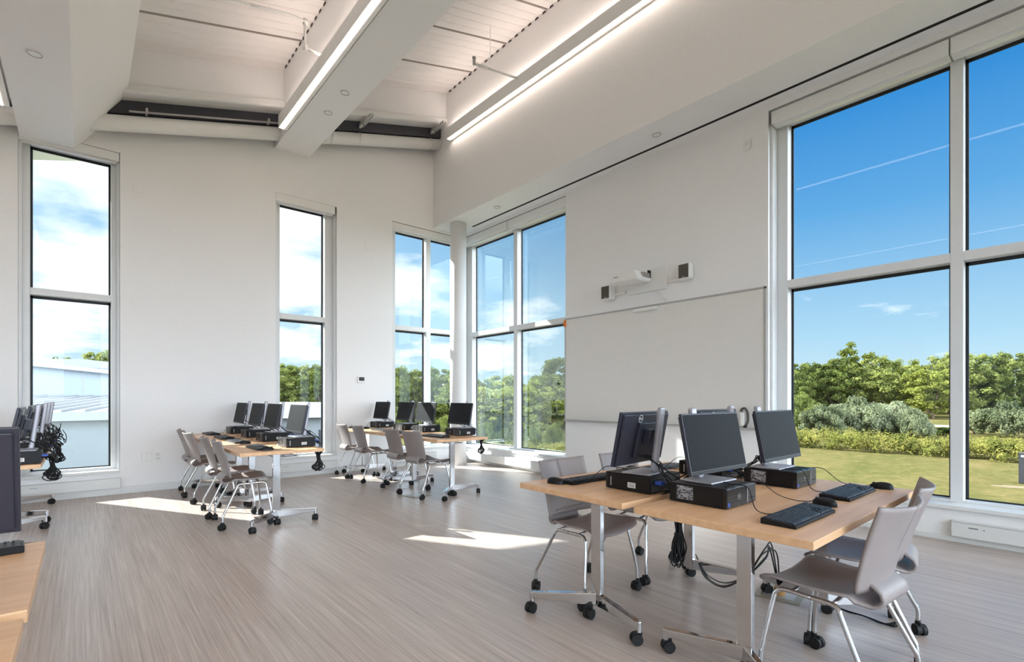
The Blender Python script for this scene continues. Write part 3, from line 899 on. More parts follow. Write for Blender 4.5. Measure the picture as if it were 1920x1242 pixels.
# hanging cable bundles
def bundle(name, loc, n, w, h, label, seed, spread=.05, extra=0):
    rr = random.Random(seed)
    m = MB()
    for k in range(n):
        a = rr.uniform(0, 2*PI); s = rr.uniform(.3,1)
        dx, dy = math.cos(a)*w*s, math.sin(a)*w*s
        zb = -h*rr.uniform(.75,1.0)
        lx = rr.uniform(.02,.05)
        pts = [(dx*1.4, dy*1.4, .0), (dx*.7, dy*.7, zb*.3), (dx*.6, dy*.6, zb*.6), (dx-lx, dy, zb*.85), (dx, dy, zb), (dx+lx, dy, zb*.85), (dx*.6+.01, dy*.6, zb*.55), (dx*.8, dy*.8, zb*.25), (dx*1.1+rr.uniform(-spread,spread), dy*1.1+rr.uniform(-spread,spread), 0)]
        m.tube(smooth_path(pts, 5), .0042, 6)
    for k in range(extra):
        a = rr.uniform(0, 2*PI)
        x, y = rr.uniform(-.07,.03), rr.uniform(-.16,.16); q = rr.uniform(.03,.08)
        m.tube(smooth_path([(x+q*math.cos(a+i*.9), y+q*.8*math.sin(a+i*.9), rr.uniform(-.02,.2)) for i in range(7)], 5), .0035, 6)
    t = thing('cable_bundle', label, 'cables', loc)
    m.build('cables', M['black'], t, smooth=True)
    tie = MB(); tie.tube([(.012*math.cos(a)+0, .012*math.sin(a), -h*.5) for a in [2*PI*i/12 for i in range(13)]], .008, 6)
    tie.build('cable_tie', M['blackmatte'], t)
bundle('a', (2.34, 1.415, .72), 16, .03, .36, 'black bundled cables hanging between the two front right tables', 1)
bundle('b', (1.80, 5.10, .706), 12, .022, .20, 'black bundled cables hanging at the end of the middle row', 2)
bundle('c', (3.90, 5.17, .706), 10, .022, .19, 'black bundled cables hanging at the end of the corner window row', 3)
bundle('d', (-.20, 5.75, .76), 12, .03, .22, 'tangled black cables spilling off the far left row, nearer clump', 4, .05, 9)
bundle('e', (-.19, 6.9, .78), 12, .03, .2, 'tangled black cables spilling off the far left row, rear clump', 6, .05, 6)
# loose cables below the front tables and up to the floor box
m = MB()
m.tube(smooth_path([(2.55,1.55,.62),(2.75,1.6,.62),(2.9,1.62,.60),(3.0,1.6,.66)],8), .005, 6)
tag(m.build('loose_cable', M['black'], smooth=True), 'black cable sagging below the nearest table top', 'cable')
m = MB()
for k in range(4):
    o = .012*k; jx = rnd.uniform(-.03,.03); jz = rnd.uniform(0,.03)
    m.tube(smooth_path([(3.31,1.86,.13),(3.0+jx,1.62,.10+jz),(2.62+jx,1.32,.22+jz),(2.31,1.075,.40+o*.2),(2.33,1.05,.42+o*.2),(2.62+jx,1.10,.43+jz*2),(3.0,1.2+jx,.36+o),(3.32,1.30,.03)],8), .004, 6)
tag(m.build('floor_cable', M['black'], smooth=True), 'black cables strung between the front right table legs and the floor outlet', 'cable')
m = MB()
for k in range(3):
    o = .02*k
    m.tube(smooth_path([(3.36,1.25,.03),(3.36,1.1,.05+o),(3.37,.98,.012),(3.36,.86,.01),(3.33,.76-o,.01),(3.40,.70,.03)],8), .0045, 6)
tag(m.build('floor_cable', M['black'], smooth=True), 'black cables on the floor beyond the outlet, under the nearest table', 'cable')
# floor boxes
def floor_box(x, y, label, plug):
    t = thing('floor_box', label, 'floor outlet', (x,y,0), R(10))
    m = MB(); m.box(-.13,.13,-.13,.13,0,.006); m.build('plate', M['brass'], t, bevel=.003)
    m = MB(); m.box(-.09,.09,-.09,.09,.006,.008); m.build('lid', M['greyalu'], t)
    if plug:
        m = MB(); m.cyl((-.02,0,.008),(-.02,0,.05), .032, 20); m.cyl((-.02,0,.05),(-.02,0,.06), .032, 20, r2=.02); m.build('plug', M['tan'], t, smooth=False)
floor_box(3.36, 1.31, 'metal floor outlet plate with tan plug under the nearest table', True)
floor_box(3.22, 5.62, 'flat metal floor outlet plate under the corner window row', False)

# ---------------------------------------------------------------- whiteboard wall
t = thing('whiteboard', 'large white board on the right wall between the windows', 'whiteboard')
m = MB(); m.box(XW-.012, XW, 2.395, 5.40, .90, 2.455); m.build('surface', M['board'], t)
m = MB()
m.box(XW-.02, XW, 2.38, 5.41, 2.45, 2.472); m.box(XW-.02, XW, 2.38, 2.397, .9, 2.472)
m.box(XW-.02, XW, 5.396, 5.41, .9, 2.472); m.box(XW-.02, XW, 2.38, 5.41, .885, .905)
m.build('frame', M['greyalu'], t)
m = MB(); m.box(XW-.075, XW-.02, 2.45, 5.38, .883, .892); m.box(XW-.078, XW-.072, 2.45, 5.38, .883, .905); m.build('pen_tray', M['greyalu'], t, bevel=.002)
m = MB(); m.box(XW-.05, XW-.012, 3.74, 4.12, 2.40, 2.445); m.build('interactive_bar', M['white'], t, bevel=.008)
t = thing('marker_holder', 'white and grey handset with coiled cord above the board tray', 'handset', (XW-.05, 2.61, .905))
m = MB(); m.box(-.03,.03,-.018,.03,.02,.17); m.build('body', M['white'], t, bevel=.01)
m = MB(); m.tube(smooth_path([(-.01,-.03,.02),(-.01,-.055,.08),(-.01,-.05,.17),(-.005,-.02,.215),(0,.015,.21),(0,.03,.18)],8), .014, 8); m.build('strap', M['spkgrille'], t, smooth=True)
m = MB(); m.cyl((0,-.02,0),(0,-.02,.03), .02, 12); m.build('foot', M['black'], t)
tag(MB().box(XW-.034, XW-.004, 5.385, 5.425, 2.345, 2.445).build('orange_tag', M['orange'], bevel=.004), 'small orange tag on the wall edge at the top left of the whiteboard', 'tag')

# projector on wall arm
t = thing('projector', 'white short throw projector on a wall arm above the whiteboard', 'projector', (XW, 3.95, 2.80))
m = MB(); m.box(-.03, -.001, -.34, .28, -.15, .14); m.build('wall_plate', M['white'], t, bevel=.008)
m = MB(); m.box(-.36, -.03, -.03, .06, .035, .075); m.box(-.10,-.03,-.09,.10,-.03,.11); m.build('arm', M['white'], t, bevel=.006)
m = MB(); m.box(-.09,-.028,-.11,-.095,.02,.12); m.box(-.4,-.34,-.05,.08,.072,.078); m.build('arm_cable_cover', M['black'], t, bevel=.004)
m = MB()
m.prism([(-.24,-.05),(-.18,.05),(.17,.062),(.23,.045),(.26,-.02),(.22,-.06),(-.2,-.075)], 'x', -.50, -.20)
bd = m.build('body', M['white'], t, bevel=.02, bseg=3)
m = MB()
for k in range(6): m.box(-.24-.026*k-.016, -.24-.026*k, -.2345, -.2, -.035, .028)
m.build('side_grille', M['seam'], bd)
m = MB(); m.box(-.42,-.28,.05,.16,.055,.066); m.build('lens_window', M['glossblack'], bd)
m = MB()
for k in range(4): m.box(-.502,-.4995, .12-.018*k, .132-.018*k, -.012, .0)
m.build('maker_mark', M['ink'], bd)
m = MB(); m.tube(smooth_path([(-.01,-.2,-.15),(-.012,-.26,-.24),(-.012,-.34,-.30),(-.015,-.36,-.345)],8), .007, 6); m.build('cable_channel', M['white'], t, smooth=True)
def speaker(y, z, label, tilt, d):
    t = thing('wall_speaker', label, 'speaker', (XW, y, z), 0, 'small white wall speakers beside the projector')
    m = MB(); m.box(-d, -.03, -.085, .085, -.10, .10); m.build('cabinet', M['white'], t, bevel=.025, bseg=4)
    m = MB(); m.box(-d-.003, -d+.01, -.068, .068, -.085, .085); m.build('grille', M['spkgrille'], t, bevel=.012, bseg=3)
    m = MB(); m.box(-.03,-.001,-.03,.03,-.05,.05); m.build('bracket', M['white'], t)
    m = MB(); m.box(-d-.0045,-d-.003,-.02,.02,-.078,-.07); m.build('maker_mark', M['greyalu'], t)
speaker(3.31, 2.80, 'white wall speaker with grey grille, right of the projector', 0, .13)
speaker(4.50, 2.72, 'small white wall speaker with grey grille, below left of the projector', 0, .16)
for (y0, y1, z, lab) in ((3.42, 3.6, 2.735, 'white conduit between projector plate and right wall speaker'), (4.25, 4.45, 2.70, 'white conduit between projector plate and left wall speaker')):
    tag(MB().box(XW-.03, XW, y0, y1, z-.02, z+.02).build('conduit', M['white'], bevel=.006), lab, 'conduit')
t = thing('motion_sensor', 'small white motion sensor high on the wall left of the large window', 'sensor', (XW, 2.59, 4.11))
m = MB(); m.box(-.02,0,-.04,.04,-.06,.06); m.build('body', M['white'], t, bevel=.012, bseg=3)
m = MB(); m.cyl((-.03,0,.01),(-.018,0,.01), .022, 16); m.build('lens', M['frame'], t)
# thermostat, outlets, wall plates on the back wall
t = thing('thermostat', 'white thermostat with dark display on the back wall', 'thermostat', (3.62, YW+.003, 1.55))
m = MB(); m.box(-.07,.07,-.025,0,-.055,.055); m.build('body', M['white'], t, bevel=.006)
m = MB(); m.box(-.048,.048,-.027,-.024,-.022,.04); m.build('display', M['darksteel'], t)
t = thing('wall_outlet', 'white wall outlet low on the back wall, with sockets', 'outlet', (.767, YW, .456))
m = MB(); m.box(-.036,.036,-.008,0,-.058,.058); m.build('plate', M['white'], t, bevel=.004)
m = MB()
for z in (-.024, .024):
    m.box(-.016,-.011,-.0095,-.007,z-.004,z+.012); m.box(.011,.016,-.0095,-.007,z-.004,z+.012); m.box(-.004,.004,-.0095,-.007,z-.014,z-.007)
m.build('sockets', M['ink'], t)
t = thing('wall_plate', 'blank white wall plate just left of the low wall outlet', 'wall plate', (.645, YW, .458))
m = MB(); m.box(-.058,.058,-.008,0,-.058,.058); m.build('plate', M['white'], t, bevel=.004)
m = MB(); m.cyl((0,-.0095,.04),(0,-.008,.04), .004, 8); m.cyl((0,-.0095,-.04),(0,-.008,-.04), .004, 8); m.build('screws', M['greyalu'], t)
for (x, z, lab) in ((.55, 4.0, 'faint white strobe plate on the back wall right of the far left window'), (3.75, 3.85, 'faint white wall plate left of the window by the column')):
    tag(MB().box(x-.05, x+.05, YW-.006, YW, z-.06, z+.06).build('wall_plate', M['wall'], bevel=.004), lab, 'wall plate')

# ---------------------------------------------------------------- outside
GZ = -3.6
def ray(px):
    u = (px-960)/940.6
    n = math.hypot(805, 940.6); fx, fy = 805/n, 940.6/n
    return (fx+u*fy, fy-u*fx)
def at(px, t):
    d = ray(px); return d[0]*t, d[1]*t
m = MB(); m.box(-300, 500, -300, 500, GZ-.5, GZ); struct(m.build('ground', M['lawn']))
m = MB(); m.box(6.05, 6.2, -4.3, 8.5, GZ, 0); m.box(-7.3, 6.05, 8.5, 8.65, GZ, 0); struct(m.build('foundation', M['concrete']))
m = MB(); m.box(105, 113, -200, 300, GZ, GZ+.03); struct(m.build('road', M['asphalt']))
rr = random.Random(9)
m = MB()
for k in range(14):
    x = 38+rr.uniform(-1.2,1.2); y = 3.2-.75*k
    a = [2*PI*i/9 for i in range(9)]
    w = rr.uniform(.5,1.1)
    m.prism([(x+w*.5*math.cos(q)*rr.uniform(.85,1.1), y+w*math.sin(q)*rr.uniform(.85,1.1)) for q in a], 'z', GZ, GZ+.02+.004*k)
tag(m.build('bare_sand', M['sand']), 'pale bare sandy streak in the lawn at the right', 'sand', kind='stuff')

# roof overhang and side fins (outside, they shade the windows)
m = MB()
y0, y1 = 8.51, 9.40
m.hexa([(-8,y0,4.61-.27*8),(6.3,y0,4.61+.27*6.3),(6.3,y1,4.61+.27*6.3),(-8,y1,4.61-.27*8),(-8,y0,4.85-.27*8),(6.3,y0,4.85+.27*6.3),(6.3,y1,4.85+.27*6.3),(-8,y1,4.85-.27*8)])
struct(m.build('roof_overhang', M['soffit_out']))
for x in (-.75, 2.03):
    m = MB(); m.box(x-.12, x, 8.5, 9.3, GZ, 4.9+.27*x); struct(m.build('facade_fin', M['metalwall']))

# white metal-clad neighbour wing seen through the left windows
bt = thing('building', 'white metal clad low building seen through the far left window', 'building', (0,0,0))
m = MB(); m.box(-14, 3.2, 15.0, 40, GZ, .72); m.build('wall', M['metalwall'], bt)
m = MB(); m.box(-14, 3.3, 14.85, 15.0, .72, .92); m.build('gutter', M['metalroof'], bt)
m = MB(); m.hexa([(-14,14.9,.9),(3.3,14.9,.9),(3.3,23,1.22),(-14,23,1.22),(-14,14.9,.92),(3.3,14.9,.92),(3.3,23,1.28),(-14,23,1.28)])
rf = m.build('roof', M['metalroof'], bt)
m = MB()
for k in range(44):
    x = -14+.4*k
    m.hexa([(x,14.9,.92),(x+.04,14.9,.92),(x+2.3,23,1.28),(x+2.26,23,1.28),(x,14.9,.98),(x+.04,14.9,.98),(x+2.3,23,1.34),(x+2.26,23,1.34)])
m.build('roof_seams', M['greyalu'], rf)
def zt(x): return 2.15-.10*x
m = MB(); m.hexa([(-14,23,1),(3.2,23,1),(3.2,30,1),(-14,30,1),(-14,23,zt(-14)),(3.2,23,zt(3.2)),(3.2,30,zt(3.2)),(-14,30,zt(-14))])
uw = m.build('clerestory_wall', M['metalwall'], bt)
m = MB()
for k in range(14): m.box(-9+.9*k, -8.985+.9*k, 22.98, 23, 1.25, zt(-9+.9*k)-.1)
m.build('panel_joints', M['greyalu'], uw)
m = MB(); m.hexa([(-14,22.8,zt(-14)),(3.3,22.8,zt(3.3)),(3.3,30,zt(3.3)),(-14,30,zt(-14)),(-14,22.8,zt(-14)+.13),(3.3,22.8,zt(3.3)+.13),(3.3,30,zt(3.3)+.13),(-14,30,zt(-14)+.13)]); m.build('roof_edge', M['metalroof'], bt)
m = MB(); m.hexa([(-14,33,1),(-.0,33,1),(0,42,1),(-14,42,1),(-14,33,2.6),(0,33,3.15),(0,42,3.15),(-14,42,2.6)])
m.hexa([(0,33,1),(5,33,1),(5,42,1),(0,42,1),(0,33,3.15),(5,33,2.65),(5,42,2.65),(0,42,3.15)]); m.build('upper_wall', M['metalwall'], bt)
m = MB(); m.box(.35, 1.3, 32.93, 33, 2.4, 2.72); lv = m.build('louver', M['louver'], bt)
# lower entrance canopy seen through the second window
bt = thing('building', 'low white roofed annex seen through the narrow window behind the middle row', 'building')
m = MB(); m.box(6.5, 10.2, 24, 32, GZ, .3); m.build('wall', M['louver'], bt)
m = MB(); m.box(6.2, 10.5, 23.6, 32.4, .3, .95); m.build('roof_edge', M['metalroof'], bt)
m = MB(); m.hexa([(5.2,30,.95),(8.2,30,.95),(8.2,34,.95),(5.2,34,.95),(5.2,30,1.6),(7.6,30,1.5),(7.6,34,1.5),(5.2,34,1.6)]); m.build('roof_hood', M['metalwall'], bt)
m = MB()
for k in range(2): m.box(6.8+1.7*k, 8.1+1.7*k, 23.95, 24, -2.6, -.3)
m.build('window', M['gasket'], bt)

# vegetation --------------------------------------------------
def leaf_cloud(m, rr, lumps, per, size, squash=.8):
    for (c, r) in lumps:
        c = Vector(c)
        # solid heart of each leaf clump
        for k in range(per):
            d = Vector((rr.gauss(0,1), rr.gauss(0,1), rr.gauss(0,1))).normalized()
            p = c + Vector((d.x*r, d.y*r, d.z*r*squash))*rr.uniform(.72,1.06)
            n = (d + Vector((rr.uniform(-.7,.7), rr.uniform(-.7,.7), rr.uniform(-.5,.9)))).normalized()
            a = n.orthogonal().normalized(); a = (Matrix.Rotation(rr.uniform(0,6.28), 3, n) @ a); b2 = n.cross(a)
            s = size*rr.uniform(.6,1.3)
            q = s*.55
            m.add([p-a*s, p-b2*q, p+a*s, p+b2*q], [(0,1,2,3)])
def hearts(m, rr, lumps, squash=.8):
    for (c, r) in lumps:
        seg, rg = 7, 5
        vs = []; fs = []
        for j in range(rg+1):
            th = PI*j/rg
            for i in range(seg):
                ph = 2*PI*i/seg
                k = r*.5*rr.uniform(.8,1.1)
                vs.append((c[0]+k*math.sin(th)*math.cos(ph), c[1]+k*math.sin(th)*math.sin(ph), c[2]+k*math.cos(th)*squash))
        for j in range(rg):
            for i in range(seg):
                i2 = (i+1)%seg
                fs.append((j*seg+i, (j+1)*seg+i, (j+1)*seg+i2, j*seg+i2))
        m.add(vs, fs)
def make_crown(seed, h, w, z0, nl=150, per=70, size=.27):
    rr = random.Random(seed)
    lumps = []
    for k in range(nl):
        u = rr.uniform(-1,1); ph = rr.uniform(0,2*PI); s = math.sqrt(1-u*u)
        k2 = rr.uniform(.35,.97)
        rad = rr.uniform(.09,.18)*w
        wz = 1.0 if u < .2 else 1.0-.25*u
        lumps.append(((w*s*math.cos(ph)*k2*wz, w*s*math.sin(ph)*k2*wz, z0+h*.5+h*.5*u*k2), rad))
    m = MB(); hearts(m, rr, lumps); leaf_cloud(m, rr, lumps, per, size)
    return m
def make_tree(label, group, seed, h, w, trunk, mt, nl=150, per=70, size=.27, z0=None):
    t = thing('tree', label, 'tree', (0,0,0), 0, group)
    z0 = trunk*.6 if z0 is None else z0
    make_crown(seed, h-z0, w, z0, nl, per, size).build('foliage', mt, t)
    m = MB(); m.cyl((0,0,-.3),(0,0,z0+(h-z0)*.4), .035*h/1.6, 10, r2=.015*h)
    rr = random.Random(seed)
    for k in range(5):
        a = rr.uniform(0,6.28); m.cyl((0,0,z0*.8+.4*k),(w*.5*math.cos(a), w*.5*math.sin(a), z0+(h-z0)*.35+.3*k), .012*h, 7, r2=.005*h)
    m.build('trunk', M['bark'], t)
    return t
ORDN = ('first','second','third','fourth','fifth','sixth','seventh','eighth','ninth','tenth','eleventh','twelfth')
trA = make_tree('', None, 11, 16, 7.0, 3.0, M['leaf'], z0=.4)
trB = make_tree('', None, 23, 16, 6.2, 3.0, M['leaf'], nl=130, z0=.3)
trC = make_tree('', None, 37, 16, 6.6, 3.0, M['leafy'], z0=.4)
trD = make_tree('', None, 51, 16, 5.2, 4.0, M['leafy'], nl=90, per=50, size=.25, z0=3)
PROT = [trA, trB, trC, trD]; used = [False]*4
def tree(kind, px, t, ytop, label, group, wscale=1, zg=GZ):
    x, y = at(px, t)
    ztop = H + (745-ytop)/940.6*t
    s = (ztop-zg)/16.3
    rz = rr.uniform(0,6.28)
    if not used[kind]:
        o = PROT[kind]; used[kind] = True; o['label'] = label; o['group'] = group; o.location = (x,y,zg); o.rotation_euler = (0,0,rz)
    else: o = dup(PROT[kind], (x,y,zg), rz, label, group)
    o.scale = (s*wscale, s*wscale, s)
GR = 'trees beyond the lawn'
row5 = [(1490,122,690,1,1.2),(1532,126,676,0,1.15),(1575,122,664,1,1.1),(1602,128,634,3,1.1),(1652,120,664,0,1.25),(1700,124,668,2,1.2),(1748,110,676,2,1.25),(1786,122,656,0,1.2),(1838,124,658,1,1.2),(1885,120,655,0,1.2),(1930,124,658,1,1.2)]
nm = ('far left','left','left of the tall one','tallest pale','right of the tall one','middle','yellowish','behind the window bar','right pane left','right pane middle','right edge')
for i, (px, t, yt, k, ws) in enumerate(row5):
    tree(k, px, t, yt, '%s tree in the big right window, %s from the left' % (('broad green','broad green','broad green','tall pale','broad green','olive green','yellowish green','broad green','dark green','dark green','dark green')[i], ORDN[i]), GR, ws)
for i in range(16):
    tree(rr.choice((0,1)), 1440+34*i, 150+rr.uniform(-8,8), 682+rr.uniform(-6,8), 'green tree in the wood behind the front row of trees, big right window', 'back row trees, big right window', 1.35)
row4 = [(890,60,704,0,1.5),(922,56,708,2,1.6),(952,62,698,0,1.5),(985,54,706,2,1.6),(1015,58,700,0,1.5),(1056,60,660,1,1.3)]
for i, (px, t, yt, k, ws) in enumerate(row4):
    tree(k, px, t, yt, '%s tree in the corner window by the whiteboard, %s from the left' % (('green','yellow green','green','yellow green','green','tall dark green')[i], ORDN[i]), 'trees in the corner window', ws)
row3 = [(725,75,688,1,1.1),(752,72,682,0,1.1),(780,76,690,1,1.1),(815,74,684,0,1.1),(846,72,694,1,1.1),(868,70,700,0,1.1)]
for i, (px, t, yt, k, ws) in enumerate(row3):
    tree(k, px, t, yt, 'green tree in the window left of the column, %s from the left' % ORDN[i], 'trees left of the column', ws)
row2 = [(505,105,688,0,1.2),(535,100,676,1,1.2),(570,102,680,0,1.2),(600,100,678,1,1.2),(625,104,680,0,1.2)]
for i, (px, t, yt, k, ws) in enumerate(row2):
    tree(k, px, t, yt, 'green tree behind the white annex, %s from the left' % ORDN[i], 'trees behind the annex', ws)
for i, (px, t, yt) in enumerate(((100,90,666),(122,92,664),(196,88,652),(215,92,650))):
    tree(i % 2, px, t, yt, 'tree top over the white building, %s from the left' % ORDN[i], 'tree tops over the white building', 1.0)

# shrubs and goldenrod edge
def make_shrub(seed, mt, nl=60, per=230, size=.062):
    rr2 = random.Random(seed); lumps = []
    for k in range(nl):
        a = rr2.uniform(0,6.28); q = rr2.uniform(0,.75)
        z = rr2.uniform(.25,.8)
        lumps.append(((q*math.cos(a)*1.15, q*math.sin(a)*1.15, z*(1.15-.45*q)), rr2.uniform(.13,.24)))
    m = MB(); hearts(m, rr2, lumps, .9); leaf_cloud(m, rr2, lumps, per, size*.6, .9)
    return m
def shrub_thing(seed, mt, label, group):
    t = thing('shrub', label, 'shrub', (0,0,0), 0, group)
    make_shrub(seed, mt).build('foliage', mt, t)
    m = MB()
    for k in range(4): m.cyl((0,0,-.05),(.3*math.cos(k*1.6), .3*math.sin(k*1.6), .6), .03, 6)
    m.build('stems', M['bark'], t)
    return t
shA = shrub_thing(5, M['bush'], '', None); shB = shrub_thing(8, M['bush'], '', None); shG = shrub_thing(14, M['leaf'], '', None)
PS = [shA, shB, shG]; usedS = [False]*3
def shrub(kind, px, t, ytop, wpx, label, group):
    x, y = at(px, t); hz = H + (745-ytop)/940.6*t - GZ; w = wpx/940.6*t/2/1.1
    if not usedS[kind]:
        o = PS[kind]; usedS[kind] = True; o['label'] = label; o['group'] = group; o.location = (x,y,GZ)
    else: o = dup(PS[kind], (x,y,GZ), rr.uniform(0,6.28), label, group)
    o.scale = (w, w, hz/1.1)
SG = 'shrubs between lawn and road'
for i, (k, px, t, yt, w, d) in enumerate([(2,1500,66,732,100,'dark green'),(1,1545,62,752,100,'grey green'),(0,1612,64,738,130,'pale grey green'),(1,1672,64,745,130,'pale grey green'),(0,1712,60,762,80,'grey green'),(2,1770,64,800,60,'low green'),(1,1826,66,765,75,'grey green'),(0,1895,60,748,130,'pale grey green'),(2,1740,62,798,50,'low dark green')]):
    shrub(k, px, t, yt, w, '%s shrub behind the goldenrod, %s from the left' % (d, ORDN[i] if i < 8 else 'small one by the road gap'), SG)
for i in range(7):
    tree((0,1,2)[i%3], 885+32*i, 82+rr.uniform(-4,4), 712+rr.uniform(-6,6), 'green tree behind the row of trees, corner window', 'back row trees, corner window', 1.5)
for i, (px, t, yt, w, k) in enumerate([(905,50,790,55,2),(945,46,800,50,2),(1000,46,798,55,2),(1040,48,790,55,2),(800,58,770,60,2),(832,56,778,50,2),(752,60,770,60,2)]):
    shrub(k, px, t, yt, w, ('green shrub under the trees in the corner window, %s from the left' % ORDN[i]) if i < 4 else ('green shrub low in the window left of the column, %s' % ('middle one','right one','left one')[i-4]), 'shrubs near the corner')
rg = random.Random(77)
lumps = []
for k in range(330):
    y = -20 + 62*k/330 + rg.uniform(-.3,.3)
    x = 53.0 + rg.uniform(-1.0,2.6)
    lumps.append(((x, y, GZ+rg.uniform(.4,1.3)), rg.uniform(.5,.85)))
m = MB(); hearts(m, rg, lumps, .9); leaf_cloud(m, rg, lumps, 170, .085, 1.1)
tag(m.build('goldenrod', M['golden']), 'long strip of yellow green goldenrod along the lawn edge', 'wildflowers', kind='stuff')
lumps = []
for k in range(90):
    px = 985 + rg.uniform(-80,90); x, y = at(px, 40+rg.uniform(-2,3))
    lumps.append(((x, y, GZ+rg.uniform(.1,.7)), rg.uniform(.4,.6)))
m = MB(); hearts(m, rg, lumps, .9); leaf_cloud(m, rg, lumps, 150, .085, 1.1)
tag(m.build('goldenrod', M['golden']), 'yellow goldenrod patch outside the corner window', 'wildflowers', kind='stuff')
# light pole and dark sign post
x, y = at(1903, 118)
t = thing('street_lamp', 'tall pale street lamp in front of the trees, right pane', 'street lamp', (x,y,GZ))
m = MB(); m.cyl((0,0,0),(0,0,11.2), .17, 10, r2=.13); m.build('pole', M['frame'], t)
m = MB(); m.box(-.2,.9,-.9,.3,11.1,11.35); m.build('lamp_head', M['frame'], t)
x, y = at(1928, 28)
t = thing('sign_post', 'dark grey sign box on the lawn at the right edge', 'sign', (x,y,GZ), R(-35))
m = MB(); m.box(-.32,.32,-.25,.25,0,1.75); m.build('box', M['gasket'], t, bevel=.03)
m = MB(); m.box(-.25,.1,-.256,-.25,1.5,1.6); m.box(-.326,-.32,-.2,.1,1.5,1.6); m.build('label', M['sticker'], t)

# ---------------------------------------------------------------- light
sun_d = bpy.data.lights.new('sun', 'SUN'); sun_d.energy = 12.4; sun_d.angle = R(.55); sun_d.color = (1.0,.985,.955)
sun = bpy.data.objects.new('sun', sun_d); COL.objects.link(sun)
SD = Vector((.548, -1.0, -.71)).normalized()
sun.rotation_euler = SD.to_track_quat('-Z', 'Y').to_euler(); sun.location = (-6, 20, 15)

w = bpy.data.worlds.new('sky'); scene.world = w; w.use_nodes = True
nt = w.node_tree; nt.nodes.clear()
N = nt.nodes.new; Lk = nt.links.new
tc = N('ShaderNodeTexCoord'); sep = N('ShaderNodeSeparateXYZ'); Lk(tc.outputs['Generated'], sep.inputs[0])
def mth(op, a, b2=None, c=None, clamp=False):
    n = N('ShaderNodeMath'); n.operation = op; n.use_clamp = clamp
    for i, v in enumerate((a, b2, c)):
        if v is None: continue
        if isinstance(v, (int, float)): n.inputs[i].default_value = v
        else: Lk(v, n.inputs[i])
    return n.outputs[0]
zz = mth('MAXIMUM', sep.outputs['Z'], 0.0)
base = ramp(nt, zz, [(0, lin((216,234,244))), (.10, lin((178,216,242))), (.30, lin((98,168,226))), (.46, lin((44,136,212))), (1, lin((24,92,176)))])
sdot = mth('ADD', mth('MULTIPLY', sep.outputs['X'], -.475), mth('MULTIPLY', sep.outputs['Y'], .88))
sf = N('ShaderNodeMapRange'); sf.interpolation_type = 'SMOOTHSTEP'; sf.inputs['From Min'].default_value = -.1; sf.inputs['From Max'].default_value = .85
Lk(sdot, sf.inputs['Value'])
mx = N('ShaderNodeMix'); mx.data_type = 'RGBA'
Lk(mth('MULTIPLY', sf.outputs[0], .55), mx.inputs['Factor']); Lk(base.outputs[0], mx.inputs['A']); mx.inputs['B'].default_value = lin((206,234,252))
# clouds: planar projection of the direction
den = mth('ADD', zz, .16)
cx = mth('DIVIDE', sep.outputs['X'], den); cy = mth('DIVIDE', sep.outputs['Y'], den)
cmb = N('ShaderNodeCombineXYZ'); Lk(cx, cmb.inputs[0]); Lk(cy, cmb.inputs[1]); cmb.inputs[2].default_value = 9.6
nz = N('ShaderNodeTexNoise'); nz.inputs['Scale'].default_value = .95; nz.inputs['Detail'].default_value = 9; nz.inputs['Roughness'].default_value = .56
Lk(cmb.outputs[0], nz.inputs['Vector'])
thr = mth('SUBTRACT', .63, mth('MULTIPLY', sf.outputs[0], .218))
thr = mth('SUBTRACT', thr, mth('MULTIPLY', mth('SUBTRACT', .25, zz), .10))
cl = mth('MULTIPLY', mth('SUBTRACT', nz.outputs['Fac'], thr), 9.0, clamp=True)
mx2 = N('ShaderNodeMix'); mx2.data_type = 'RGBA'
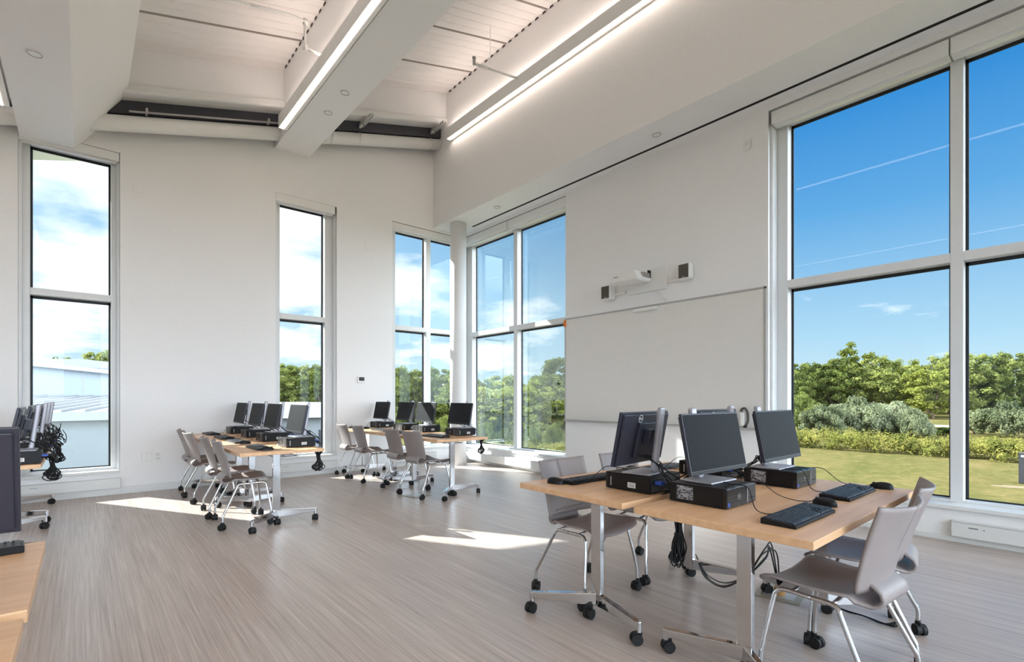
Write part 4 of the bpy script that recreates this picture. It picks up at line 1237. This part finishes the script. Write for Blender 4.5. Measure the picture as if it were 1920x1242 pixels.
Lk(cl, mx2.inputs['Factor']); Lk(mx.outputs['Result'], mx2.inputs['A']); mx2.inputs['B'].default_value = (1.22,1.24,1.27,1)
# glow around the sun
sd3 = mth('ADD', mth('MULTIPLY', sep.outputs['X'], -.400), mth('ADD', mth('MULTIPLY', sep.outputs['Y'], .741), mth('MULTIPLY', sep.outputs['Z'], .541)))
gl = mth('MULTIPLY', mth('POWER', mth('MAXIMUM', sd3, 0.0), 34.0), 5.0)
mx3 = N('ShaderNodeMix'); mx3.data_type = 'RGBA'; mx3.blend_type = 'ADD'; mx3.inputs['Factor'].default_value = 1.0
gc = N('ShaderNodeCombineColor'); Lk(gl, gc.inputs[0]); Lk(gl, gc.inputs[1]); Lk(gl, gc.inputs[2])
Lk(mx2.outputs['Result'], mx3.inputs['A']); Lk(gc.outputs[0], mx3.inputs['B'])
mx2 = mx3
# bright bank added to the unseen sky behind the camera to fill the room
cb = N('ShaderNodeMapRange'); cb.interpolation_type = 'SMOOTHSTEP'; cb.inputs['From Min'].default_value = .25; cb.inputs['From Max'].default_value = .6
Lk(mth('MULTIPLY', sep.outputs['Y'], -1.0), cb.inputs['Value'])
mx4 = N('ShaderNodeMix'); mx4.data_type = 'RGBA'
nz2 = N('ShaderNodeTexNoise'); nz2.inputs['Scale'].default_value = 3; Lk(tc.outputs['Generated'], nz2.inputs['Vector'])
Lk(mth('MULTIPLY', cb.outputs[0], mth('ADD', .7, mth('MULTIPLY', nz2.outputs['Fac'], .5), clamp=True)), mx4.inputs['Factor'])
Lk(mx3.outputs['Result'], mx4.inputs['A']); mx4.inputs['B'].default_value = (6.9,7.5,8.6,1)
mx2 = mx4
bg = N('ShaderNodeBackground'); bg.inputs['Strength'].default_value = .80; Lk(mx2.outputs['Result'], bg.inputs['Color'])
ow = N('ShaderNodeOutputWorld'); Lk(bg.outputs[0], ow.inputs[0])

vs_ = scene.view_settings
vs_.view_transform = 'Standard'; vs_.look = 'None'; vs_.gamma = 1.0; vs_.use_curve_mapping = False; vs_.exposure = 0.54
